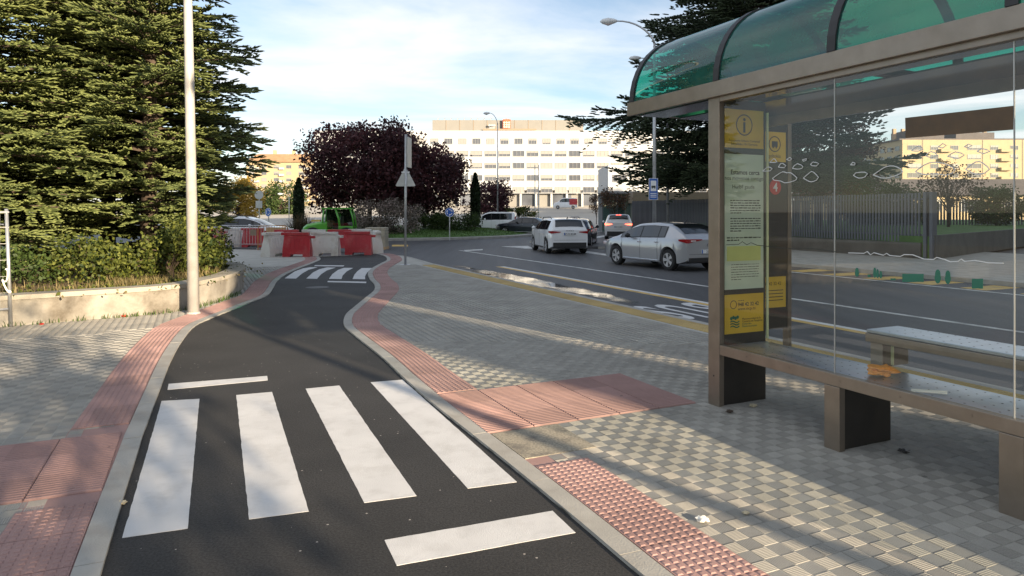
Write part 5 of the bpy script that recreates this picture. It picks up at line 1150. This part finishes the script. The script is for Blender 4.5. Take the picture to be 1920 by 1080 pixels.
# strap leaved bush
rng = np.random.default_rng(41); o = tag(empty('strap_leaf_bush', AT(566, 44, 0.1)), 'spiky strap leaved bush left of the green loader', 'shrub'); mb = MB()
V = []; F = []; T = []
for k in range(420):
    a = rng.uniform(0, 6.283); sp_ = rng.uniform(0.3, 1.25); h = rng.uniform(0.9, 1.9); bx, by = rng.normal(size=2) * 0.25; w = 0.035; pa = Vector((-math.sin(a), math.cos(a), 0)) * w
    prev = len(V)
    for i in range(5):
        t = i / 4; c = Vector((bx + math.cos(a) * sp_ * t ** 1.6, by + math.sin(a) * sp_ * t ** 1.6, h * (t - 0.35 * t * t * sp_))); f = 1 - 0.85 * t; V += [tuple(c - pa * f), tuple(c + pa * f)]; T += [t * 0.7 + rng.uniform(0, .3)] * 2
    F += [(prev + 2 * i, prev + 2 * i + 1, prev + 2 * i + 3, prev + 2 * i + 2) for i in range(4)]
link('leaves', npmesh('leaves', np.array(V), np.array(F), 'strap_leaves', np.array(T)), o)
# planter undergrowth: bushes, ground cover, dry grass
random.seed(5)
for i, (x, y, rx, rz, m, lab, cl) in enumerate([(-6.5, 13.0, 0.6, 0.62, 'green_leaves', 'leafy green bush by the lamp post at the planter front', 26), (-6.75, 14.6, 0.7, 0.8, 'green_leaves', 'leafy bush with yellowing tips at the rounded planter end', 34), (-7.7, 12.4, 0.8, 0.5, 'green_leaves', 'bright leaved bush under the large fir', 26), (-8.9, 11.7, 0.8, 0.42, 'hedge_leaves', 'dark ground bush under the broad fir', 20), (-10.2, 10.8, 1.0, 0.5, 'hedge_leaves', 'dark ground bush by the wire fence', 22), (-7.4, 16.0, 0.6, 0.55, 'hedge_leaves', 'low bush at the back of the planter end', 18)]):
    broadleaf('bush', lab, (x, y, 0.38), 1, rx, rz * (1.0 if i < 3 else 0.8), rz * 0.62, m, 50 + i, cl, 130, 0.08, 0.03, 0.36, cat='shrub', hollow=0.3)
def blades(name, pts, h, m, parent, rng, w=0.006):
    n = len(pts); a = rng.uniform(0, 6.283, n); hh = h * rng.uniform(0.4, 1.2, n); ln = hh * rng.uniform(0.2, 0.9, n); d = np.stack([np.cos(a), np.sin(a), np.zeros(n)], 1); s = np.stack([-np.sin(a), np.cos(a), np.zeros(n)], 1) * w
    up = np.array([0, 0, 1.0]); m1 = pts + d * (ln * 0.35)[:, None] + up * (hh * 0.65)[:, None]; tp = pts + d * ln[:, None] + up * hh[:, None]
    V = np.stack([pts - s, pts + s, m1 + s * 0.8, m1 - s * 0.8, tp], 1).reshape(-1, 3); F = np.array([(0, 1, 2), (0, 2, 3), (3, 2, 4)]); FF = (F[None] + (np.arange(n) * 5)[:, None, None]).reshape(-1, 3)
    o = link(name, npmesh(name, V, FF, m, np.repeat(rng.uniform(0, 1, n), 5)), parent); return tag(o, kind='stuff')
rng = np.random.default_rng(61)
cand = []
sp_in = offset_path(WALL, -0.42)
for k in range(9000):
    i = rng.integers(0, len(sp_in)); p = sp_in[i]; t = sp_in[min(i + 1, len(sp_in) - 1)] - sp_in[max(i - 1, 0)]; nrm = Vector((-t.y, t.x, 0)).normalized(); q = p + nrm * rng.gamma(1.3, 0.35) + t * rng.uniform(-0.7, 0.7); cand.append((q.x, q.y, 0.40))
cand = np.array(cand)
tag(blades('dry_grass', cand[:5200], 0.19, 'dry_grass', None, rng), 'dry straw coloured grass along the top of the planter', 'grass')
lp_ = cand[:3200] + rng.normal(size=(3200, 3)) * np.array([0.3, 0.3, 0.0]) + np.array([0, 0, 0.06]); o = leaf_mesh('ground_cover', lp_, 0.07, 'green_leaves', None, rng, up=0.6); tag(o, 'low green ground cover leaves in the planter', 'plants', kind='stuff')
lp_ = cand[3200:5200] + rng.normal(size=(2000, 3)) * np.array([0.5, 0.5, 0.0]) + np.array([0, 0, 0.03]); o = leaf_mesh('fallen_leaves', lp_, 0.06, 'dry_grass', None, rng, up=0.8); tag(o, 'brown fallen leaves on the planter soil', 'leaves', kind='stuff')
wf = []; WO = offset_path(WALL, 0.06)
for k in range(900):
    i = rng.integers(0, 60); p = WO[i].lerp(WO[i + 1], rng.uniform()); wf.append((p.x + rng.normal() * 0.04, p.y + rng.normal() * 0.04, 0.01))
tag(blades('wall_weeds', np.array(wf), 0.09, 'grass_blades', None, rng, 0.005), 'small weeds growing along the planter wall foot', 'weeds')
ang = rng.uniform(0, 6.283, 26000); rad = (RR - 0.95) * np.sqrt(rng.uniform(0.35, 1, 26000)); zz = np.interp(rad, [0, RR - 6, RR - 2.5, RR - 0.9], [0.6, 0.5, 0.25, 0.07])
tag(blades('lawn_grass', np.stack([RC.x + rad * np.cos(ang) * 1.06, RC.y + rad * np.sin(ang), zz - 0.01], 1), 0.10, 'grass_blades', None, rng, 0.012), 'short grass of the roundabout lawn', 'grass')
# street trees behind the viewpoint that dapple the left pavement
for q, u, sd, lab in ((-0.3, -8.0, 71, 'street tree behind the viewpoint dappling the left pavement'), (-4.6, -8.6, 72, 'second street tree behind the viewpoint, further left')):
    p = QU(q, u); broadleaf('street_tree', lab, (p.x, p.y, 0), 5, 2.0, 1.45, 3.75, 'green_leaves', sd, 46, 110, 0.16, 0.11, 0.7)
# ================================================================== VEHICLES
def interp(tab, y): return float(np.interp(y, [t[0] for t in tab], [t[1] for t in tab]))
def smooth_tab(tab, n=5):
    ys = np.linspace(tab[0][0], tab[-1][0], 120); zs = np.interp(ys, [t[0] for t in tab], [t[1] for t in tab])
    k = np.ones(n) / n; zp = np.convolve(np.pad(zs, n // 2, mode='edge'), k, 'valid'); return list(zip(ys, zp))
def wheel(o, x, y, r, w, side):
    t = tag(empty('wheel', (x, y, r)), None); t.parent = o; t.location = (x, y, r)
    mb = MB(); mb.lathe([(r * 0.66, -w / 2), (r * 0.93, -w / 2), (r, -w / 2 + 0.03), (r, w / 2 - 0.03), (r * 0.93, w / 2), (r * 0.66, w / 2)], (0, 0, 0), 28, 'x', caps=False); mb.build('tyre', 'tyre', t, smooth=False)
    mb = MB(); e = side * (w / 2 - 0.03)
    mb.lathe([(r * 0.655, -0.05), (r * 0.655, 0.03)] if side > 0 else [(r * 0.655, -0.03), (r * 0.655, 0.05)], (e - side * 0.03, 0, 0), 28, 'x'); mb.build('wheel_well_disc', 'car_trim', t)
    mb = MB()
    for k in range(5):
        a = 2 * math.pi * k / 5
        for da in (-0.16, 0.16):
            c, s = math.cos(a + da), math.sin(a + da); c2, s2 = math.cos(a + da * 0.4), math.sin(a + da * 0.4); wv = 0.022
            p0 = Vector((0, c2 * r * 0.10, s2 * r * 0.10)); p1 = Vector((0, c * r * 0.64, s * r * 0.64)); tn = Vector((0, -s, c)) * wv
            x0, x1 = e + side * 0.002, e + side * 0.022
            vs = [(x0, *(p0 - tn).yz), (x0, *(p0 + tn).yz), (x0, *(p1 + tn).yz), (x0, *(p1 - tn).yz), (x1, *(p0 - tn).yz), (x1, *(p0 + tn).yz), (x1, *(p1 + tn).yz), (x1, *(p1 - tn).yz)]
            mb.add(vs, [(0, 1, 2, 3), (7, 6, 5, 4), (0, 4, 5, 1), (1, 5, 6, 2), (2, 6, 7, 3), (3, 7, 4, 0)])
    n = 28; vs = []
    for k in range(n):
        a = 2 * math.pi * k / n
        for rr, xx in ((0.62, 0.004), (0.67, 0.004), (0.67, 0.026), (0.62, 0.026)): vs.append((e + side * xx, math.cos(a) * r * rr, math.sin(a) * r * rr))
    mb.add(vs, [(k * 4 + j, k * 4 + (j + 1) % 4, ((k + 1) % n) * 4 + (j + 1) % 4, ((k + 1) % n) * 4 + j) for k in range(n) for j in range(4)])
    mb.lathe([(r * 0.16, 0), (r * 0.14, side * 0.028)] if side > 0 else [(r * 0.14, side * 0.028), (r * 0.16, 0)], (e, 0, 0), 14, 'x')
    mb.build('rim', 'alloy', t)
def car(label, loc, rz, paint, L_, Wd, top, belt, fa, ra, rw, glass, rearwin, windscreen, plate=None, plate_z=0.62, lights='hatch', lit=False, sill=0.22, roofbars=False, cat='car', name='car', trimz=0.42, badge=None, tl=0.74):
    o = tag(empty(name, loc, rz), label, cat); tp = smooth_tab(top); H2 = L_ / 2; hwid = Wd / 2
    def ztop(y): return interp(tp, y)
    def hw(y):
        t = max(0, (abs(y) - (H2 - 0.75)) / 0.75); return hwid * (1 - (0.13 if y < 0 else 0.22) * t * t)
    def zbl(y): return min(interp(belt, y), ztop(y) - 0.015)
    def zb(y):
        z = sill + (0.10 * max(0, (abs(y) - (H2 - 0.3)) / 0.3))
        for c in (fa, ra):
            d = abs(y - c); R = rw + 0.055
            if d < R: z = max(z, math.sqrt(R * R - d * d) + rw * 0.98 - rw * 0.0 - 0.0 if False else math.sqrt(max(0, R * R - d * d)) + rw)
        return min(z, zbl(y) - 0.06)
    def wt(y): return hw(y) * (0.90 - (0.90 - tl) * min(1, max(0, (ztop(y) - zbl(y)) / 0.42)))
    def sec(y):
        b, e, t, w, w2 = zb(y), zbl(y), ztop(y), hw(y), wt(y); m_ = max(b + 0.03, min(0.62, e - 0.04))
        g_ = t - e
        return [(0, b), (w * 0.90, b), (w * 0.985, b + 0.02), (w, m_), (w * 0.985, e - 0.03), (w * 0.965, e), (w2 * 1.035, e + g_ * 0.84), (w2 * 0.93, t - 0.02 * min(1, g_ / 0.2)), (w2 * 0.6, t + 0.004), (0, t + 0.012)]
    ys = sorted(set([round(v, 3) for v in list(np.linspace(-H2, H2, 64)) + [c + s * (rw + 0.055) * f for c in (fa, ra) for s in (-1, 1) for f in (0.999, 0.97, 0.9, 0.75, 0.5)] + [-H2 + 0.02, H2 - 0.02]]))
    ys = [y for y in ys if -H2 <= y <= H2]; mb = MB(); vs = []; n = 10; K = 2 * n - 2
    for y in ys:
        h = sec(y); full = h + [(-x, z) for x, z in reversed(h[1:-1])]; vs += [(x, y, z) for x, z in full]
    fs = [(i * K + j, i * K + (j + 1) % K, (i + 1) * K + (j + 1) % K, (i + 1) * K + j) for i in range(len(ys) - 1) for j in range(K)]
    fs += [tuple(range(K)), tuple((len(ys) - 1) * K + j for j in reversed(range(K)))]
    mb.add(vs, [f[::-1] for f in fs]); body = mb.build('body', paint, o, smooth=True); body.data.set_sharp_from_angle(angle=math.radians(38))
    def side_patch(y0, y1, f0, f1, m, nm, off, parent=o, slant=0.0):
        for sg in (-1, 1):
            mb = MB(); vs = []; q = 10
            for i in range(q + 1):
                for f in (f0, f1):
                    y = y0 + (y1 - y0) * i / q + slant * (f - f0); s_ = sec(y); a, b_ = s_[5], s_[6]; vs.append((sg * (a[0] + (b_[0] - a[0]) * f + off), y, a[1] + (b_[1] - a[1]) * f))
            fc = [(2 * i, 2 * i + 1, 2 * i + 3, 2 * i + 2) for i in range(q)]; mb.add(vs, fc if sg < 0 else [f[::-1] for f in fc]); mb.build(nm, m, parent, smooth=True)
    g0, g1 = glass[0][0], glass[-1][1]
    for yy in (g1 - 0.05, glass[-1][0] - 0.03, glass[-2][0] - 0.02):
        for sg in (-1, 1):
            s_ = sec(yy); mb = MB(); mb.tube([(sg * (x + 0.001), yy, z) for x, z in s_[2:6]], 0.0045, 4); mb.build('door_seam', 'car_trim', o)
    s_ = sec(-H2 + 0.1); mb = MB(); mb.tube([(-hw(-H2) * 0.9, -H2 - 0.001, trimz + 0.10), (hw(-H2) * 0.9, -H2 - 0.001, trimz + 0.10)], 0.005, 4); mb.build('tailgate_seam', 'car_trim', o)
    side_patch(g0 - 0.05, g1 + 0.05, 0.02, 0.98, 'car_trim', 'window_trim', 0.004)
    for a, b_ in glass: side_patch(a, b_, 0.08, 0.93, 'car_glass', 'side_window', 0.008)
    def top_patch(y0, y1, m, nm, dy, fx=0.88):
        mb = MB(); vs = []; q = 8; r = 6
        for i in range(q + 1):
            y = y0 + (y1 - y0) * i / q; s_ = sec(y)
            for j in range(r + 1):
                u = -1 + 2 * j / r; ax = abs(u) * s_[7][0] * (fx + 0.08); z = float(np.interp(ax, [0, s_[8][0], s_[7][0]], [s_[9][1], s_[8][1], s_[7][1]])); vs.append((math.copysign(ax, u), y + dy, z + 0.007))
        mb.add(vs, [(i * (r + 1) + j, i * (r + 1) + j + 1, (i + 1) * (r + 1) + j + 1, (i + 1) * (r + 1) + j) for i in range(q) for j in range(r)]); mb.build(nm, m, o, smooth=True)
    top_patch(rearwin[0], rearwin[1], 'car_glass', 'rear_window', -0.008); top_patch(windscreen[0], windscreen[1], 'car_glass', 'windscreen', 0.008)
    for c in (fa, ra):
        for sg in (-1, 1): wheel(o, sg * (hwid - 0.115), c, rw, 0.21, sg)
    # rear: bumper trim, lamps, plate
    yr = -H2
    mb = MB(); mb.bbox((-hw(yr) * 0.93, yr - 0.025, 0.27), (hw(yr) * 0.93, yr + 0.25, trimz)); mb.build('rear_bumper_trim', 'car_trim', o, bevel=0.02)
    mb = MB(); mb.bbox((-hw(H2) * 0.9, H2 - 0.2, 0.25), (hw(H2) * 0.9, H2 + 0.015, 0.48)); mb.build('front_grille', 'car_trim', o, bevel=0.02)
    zl = zbl(yr + 0.12) - 0.10
    for sg in (-1, 1):
        w = hw(yr); w3 = hw(yr + 0.3); mb = MB()
        x0, tz, bz = {'suv': (0.52, (0.03, 0.06, 0.06, 0.05), (0.0, -0.05, -0.06, -0.01)), 'tall': (0.86, (0.35, 0.35, 0.35, 0.33), (-0.12, -0.12, -0.12, -0.10)), 'hatch': (0.28, (0.055, 0.062, 0.062, 0.05), (0.03, -0.06, -0.06, 0.0))}[lights]
        if lights == 'tall': w3 = w + 0.006
        ch = [(x0 * w, yr - 0.016), (w * 0.965, yr - 0.016), (w + 0.012, yr + 0.015), (w3 + 0.010, yr + (0.30 if lights != 'tall' else 0.08))]
        ci = [(x0 * w, yr + 0.05), (w * 0.90, yr + 0.05), (w - 0.06, yr + 0.07), (w3 - 0.05, ch[3][1])]
        vs = []
        for (x, y), (xi, yi_), t_, b__ in zip(ch, ci, tz, bz): vs += [(sg * x, y, zl + t_), (sg * x, y, zl + b__), (sg * xi, yi_, zl + b__), (sg * xi, yi_, zl + t_)]
        fs = [(i * 4 + j, i * 4 + (j + 1) % 4, i * 4 + 4 + (j + 1) % 4, i * 4 + 4 + j) for i in range(3) for j in range(4)] + [(3, 2, 1, 0), (12, 13, 14, 15)]
        mb.add(vs, fs if sg < 0 else [f[::-1] for f in fs])
        tlq = mb.build('tail_light', 'brake_lit' if lit else 'lamp_red', o)
        if lights == 'hatch': mb = MB(); mb.box((sg * w * 0.72, yr - 0.019, zl + 0.005), (w * 0.24, 0.012, 0.04)); mb.build('reverse_lens', 'lamp_clear', tlq, bevel=0.004)
        mb = MB(); mb.tube([(sg * (hwid - 0.02), windscreen[0] - 0.10, zbl(0.6) + 0.02), (sg * (hwid + 0.07), windscreen[0] - 0.12, zbl(0.6) + 0.06)], 0.02, 6); mb.tube([(sg * (hwid + 0.05), windscreen[0] - 0.15, zbl(0.6) + 0.07), (sg * (hwid + 0.12), windscreen[0] - 0.10, zbl(0.6) + 0.085), (sg * (hwid + 0.19), windscreen[0] - 0.12, zbl(0.6) + 0.07)], [0.05, 0.085, 0.045], 10); mb.build('door_mirror', 'car_trim' if lights == 'hatch' else paint, o, smooth=True)
        for yy in (g1 - 1.0, g1 - 1.85):
            mb = MB(); mb.box((sg * (hw(yy) + 0.008), yy, zbl(yy) - 0.13), (0.025, 0.17, 0.03)); mb.build('door_handle', 'chrome' if lights == 'hatch' else paint, o, bevel=0.006)
        mb = MB(); yy = H2 - 0.16; mb.box((sg * hw(yy) * 0.76, H2 - 0.10, interp(tp, H2 - 0.25) - 0.10), (0.36, 0.22, 0.11)); mb.build('headlight', 'lamp_clear', o, bevel=0.03)
        mb = MB(); mb.box((sg * (hwid - 0.005), (fa + ra) / 2, sill + 0.05), (0.03, fa - ra - 2 * rw - 0.2, 0.06)); mb.build('sill_trim', 'chrome' if lights == 'hatch' else 'car_trim', o, bevel=0.008)
        if roofbars: mb = MB(); mb.tube([(sg * wt(-1.3) * 0.95, -1.45, ztop(-1.4) + 0.0), (sg * wt(-1.2) * 0.95, -1.2, ztop(-1.1) + 0.055), (sg * wt(0) * 0.95, 0.1, ztop(0.0) + 0.05), (sg * wt(0.2) * 0.95, 0.35, ztop(0.35))], 0.018, 6); mb.build('roof_bar', 'car_trim', o)
    if lit: mb = MB(); mb.box((0, rearwin[1] - 0.02, ztop(rearwin[1]) + 0.0), (0.34, 0.06, 0.035)); mb.build('high_brake_light', 'brake_lit', o)
    if plate:
        mb = MB(); mb.bbox((-0.26, yr - 0.034, plate_z - 0.055), (0.26, yr - 0.012, plate_z + 0.055)); pl_ = mb.build('number_plate', 'plate_white', o)
        mb = MB(); mb.bbox((-0.258, yr - 0.036, plate_z - 0.053), (-0.215, yr - 0.0342, plate_z + 0.053)); mb.build('blue_band', 'sign_blue', pl_)
        text_mesh(plate, 0.105, 'ink', 'plate_number', pl_, Matrix.Translation((0.02, yr - 0.0345, plate_z - 0.036)) @ Matrix.Rotation(math.pi / 2, 4, 'X'), 0.0008, 'CENTER', 0.001)
    mb = MB(); mb.tube([(0, rearwin[1] + 0.15, ztop(rearwin[1] + 0.15)), (0, rearwin[1] + 0.05, ztop(rearwin[1] + 0.15) + 0.09)], [0.03, 0.012], 6); mb.build('antenna', 'car_trim', o)
    if badge: text_mesh(badge, 0.075, 'car_trim', 'badge_lettering', o, Matrix.Translation((0, yr - 0.02, zbl(yr + 0.1) - 0.06)) @ Matrix.Rotation(math.pi / 2, 4, 'X'), 0.002, 'CENTER')
    return o
HATCH = [(-2.18, 0.90), (-2.13, 1.02), (-1.98, 1.10), (-1.60, 1.33), (-1.25, 1.425), (-0.5, 1.455), (0.2, 1.425), (0.55, 1.33), (1.25, 0.985), (1.45, 0.94), (2.0, 0.80), (2.12, 0.68), (2.18, 0.55)]
SUV = [(-2.12, 0.98), (-2.08, 1.06), (-1.86, 1.42), (-1.70, 1.49), (-0.8, 1.53), (0.2, 1.50), (0.6, 1.38), (1.2, 1.06), (1.9, 0.94), (2.08, 0.80), (2.12, 0.60)]
SEDAN = [(-2.25, 0.80), (-2.2, 1.0), (-1.65, 1.05), (-1.0, 1.36), (-0.2, 1.42), (0.4, 1.38), (1.1, 1.0), (2.0, 0.86), (2.2, 0.72), (2.25, 0.55)]
VAN = [(-2.1, 1.0), (-2.06, 1.70), (-1.9, 1.80), (0.3, 1.82), (0.75, 1.66), (1.3, 1.16), (1.9, 1.0), (2.05, 0.8), (2.1, 0.6)]
rzM = math.radians(27)
b = G(1256, 507, ROAD_Z); hd = Vector((-math.sin(rzM), math.cos(rzM), 0)); ls = Vector((-math.cos(rzM), -math.sin(rzM), 0))
cpos = b + hd * 1.41 - ls * 0.80; cpos.z = ROAD_Z
o_ = car('silver hatchback car driving away beside the bus shelter', cpos, rzM, 'paint_silver', 4.36, 1.81, HATCH, [(-2.2, 1.02), (2.2, 0.90)], 1.26, -1.41, 0.325, [(-1.22, -0.95), (-0.90, -0.08), (-0.02, 0.98)], (-1.93, -1.30), (0.55, 1.22), '2881', 0.60, 'hatch')
mb = MB(); mb.add([(0, -2.205, 0.86), (0.035, -2.205, 0.80), (0, -2.205, 0.74), (-0.035, -2.205, 0.80), (0, -2.19, 0.86), (0.035, -2.19, 0.80), (0, -2.19, 0.74), (-0.035, -2.19, 0.80)], [(3, 2, 1, 0), (0, 1, 5, 4), (1, 2, 6, 5), (2, 3, 7, 6), (3, 0, 4, 7)]); mb.build('diamond_badge', 'chrome', o_)
car('white crossover car turning into the roundabout, seen from behind', (AT(1046, 31.0).x, 31.0, ROAD_Z), math.radians(10), 'paint_white', 4.24, 1.80, SUV, [(-2.2, 1.03), (2.2, 0.98)], 1.27, -1.38, 0.335, [(-1.55, -1.12), (-1.06, -0.18), (-0.12, 0.92)], (-2.02, -1.78), (0.6, 1.18), '2544 MXM', 0.86, 'suv', roofbars=True, trimz=0.50, badge='S K O D A')
car('dark car turning just ahead of the white crossover', (AT(1082, 35.6).x, 35.6, ROAD_Z), math.radians(-12), 'paint_navy', 4.3, 1.8, HATCH, [(-2.2, 1.0), (2.2, 0.92)], 1.27, -1.40, 0.33, [(-1.22, -0.95), (-0.90, -0.08), (-0.02, 0.98)], (-1.93, -1.30), (0.55, 1.22))
SUV2 = [(y * 1.04, z * 1.08) for y, z in SUV]
car('white car with lit brake lamps waiting beyond the median', (AT(1160, 46.0).x, 46.0, ROAD_Z), math.radians(-9), 'paint_white', 4.41, 1.83, SUV2, [(-2.3, 1.10), (2.3, 1.04)], 1.32, -1.36, 0.35, [(-1.55, -1.12), (-1.06, -0.18), (-0.12, 0.92)], (-2.06, -1.80), (0.64, 1.22), '4417 HKZ', 0.84, 'suv', lit=True, trimz=0.55)
car('black saloon car circling the roundabout', (AT(985, 53.5).x, 53.5, ROAD_Z), math.radians(68), 'paint_dark', 4.5, 1.78, SEDAN, [(-2.3, 0.98), (2.3, 0.90)], 1.40, -1.32, 0.32, [(-1.25, -0.95), (-0.90, -0.05), (0.0, 0.95)], (-1.58, -1.02), (0.45, 1.06))
car('white panel van circling the roundabout behind the cypress', (AT(926, 62).x, 62.0, ROAD_Z), math.radians(82), 'paint_white', 4.2, 1.83, VAN, [(-2.2, 1.12), (2.2, 1.05)], 1.32, -1.36, 0.32, [(-1.7, -0.75), (-0.65, 0.05), (0.12, 0.9)], (-2.085, -2.06), (0.75, 1.25), None, lights='tall', cat='van', name='van', tl=0.84)
car('white estate car parked beyond the crowd fence', (AT(462, 36.2).x, 36.2, ROAD_Z), math.radians(-88), 'paint_white', 4.55, 1.82, [(y * 1.07, z * 1.02) for y, z in SUV], [(-2.4, 1.04), (2.4, 0.98)], 1.38, -1.42, 0.34, [(-1.70, -1.15), (-1.08, -0.18), (-0.12, 0.95)], (-2.10, -1.85), (0.62, 1.26), roofbars=True, lights='suv')
AMB = [(y * 1.25, z * 1.32) for y, z in VAN]
o = car('white and red ambulance parked at the hospital entrance', (AT(1060, 150).x, 150, 2.45), math.radians(84), 'paint_white', 5.25, 2.0, AMB, [(-2.7, 1.5), (2.7, 1.4)], 1.65, -1.7, 0.36, [(-1.7, -0.3), (0.1, 1.1)], (-2.6, -2.58), (0.95, 1.55), None, lights='tall', cat='ambulance', name='ambulance', tl=0.88)
mb = MB(); mb.bbox((-1.012, -2.6, 0.9), (1.012, -0.9, 2.2)); mb.build('red_panel', 'red_plastic', o)
# green telehandler behind the barriers (faces left)
o = tag(empty('loader', AT(628, 40, ROAD_Z), 0.12), 'bright green compact loader with a glazed cab behind the barriers', 'loader')
mb = MB(); mb.bbox((-1.7, -0.85, 0.45), (1.1, 0.85, 0.80)); mb.build('chassis', 'loader_green', o, bevel=0.05)
mb = MB(); vs = []
for x, h, w in ((-1.75, 0.92, 0.5), (-1.5, 1.10, 0.62), (-0.9, 1.22, 0.68), (-0.35, 1.28, 0.70)): vs += [(x, -w, 0.7), (x, -w, h - 0.12), (x, -w * 0.7, h), (x, w * 0.7, h), (x, w, h - 0.12), (x, w, 0.7)]
mb.add(vs, [(i * 6 + j, i * 6 + (j + 1) % 6, i * 6 + 6 + (j + 1) % 6, i * 6 + 6 + j) for i in range(3) for j in range(6)] + [(5, 4, 3, 2, 1, 0), (18, 19, 20, 21, 22, 23)]); mb.build('bonnet', 'loader_green', o, bevel=0.03)
mb = MB()
for y in (-0.62, 0.62):
    mb.tube([(-0.62, y, 0.85), (-0.60, y, 1.5), (-0.54, y, 1.97)], 0.05, 8); mb.tube([(0.36, y, 0.8), (0.30, y, 1.4), (0.12, y, 1.95)], 0.06, 8); mb.tube([(1.16, y, 0.85), (1.08, y, 1.5), (0.94, y, 1.96)], 0.045, 8)
mb.build('cab_frame', 'loader_green', o, smooth=True)
mb = MB(); mb.bbox((-0.68, -0.70, 1.955), (1.02, 0.70, 2.04)); mb.build('cab_roof', 'loader_green', o, bevel=0.02)
for y in (-0.62, 0.62):
    mb = MB(); mb.add([(-0.58, y, 0.9), (0.32, y, 0.9), (0.12, y, 1.94), (-0.52, y, 1.94)], [(0, 1, 2, 3)]); mb.build('cab_window', 'car_glass' if y > 0 else 'kiosk_glass', o)
    mb = MB(); mb.add([(0.38, y, 0.9), (1.12, y, 0.9), (0.93, y, 1.94), (0.16, y, 1.94)], [(0, 1, 2, 3)]); mb.build('cab_window', 'car_glass' if y > 0 else 'kiosk_glass', o)
mb = MB(); mb.bbox((-0.1, -0.3, 0.8), (0.45, 0.3, 1.0)); mb.bbox((0.35, -0.3, 1.0), (0.48, 0.3, 1.55)); mb.build('seat', 'shelter_dark', o, bevel=0.03)
mb = MB(); mb.bbox((0.3, -0.84, 0.8), (1.12, 0.84, 0.98)); mb.build('rear_body', 'loader_green', o, bevel=0.04)
mb = MB(); mb.tube([(1.0, 0.74, 1.05), (-1.9, 0.74, 0.75)], 0.11, 8); mb.build('boom', 'loader_green', o)
mb = MB(); mb.bbox((-1.3, -0.3, 1.24), (-0.8, 0.1, 1.34)); mb.build('yellow_box', 'road_paint_yellow', o)
def loader_wheel(x, y):
    mb = MB(); mb.lathe([(0.25, -0.16), (0.42, -0.16), (0.46, -0.10), (0.46, 0.10), (0.42, 0.16), (0.25, 0.16)], (0, 0, 0), 20, 'y'); t = mb.build('wheel', 'tyre', o, loc=(x, y, 0.46)); mb = MB(); mb.lathe([(0.25, -0.12), (0.25, 0.12)], (0, 0, 0), 16, 'y'); mb.build('rim', 'loader_green', t)
for x in (-1.15, 0.75):
    for y in (-0.78, 0.78): loader_wheel(x, y)
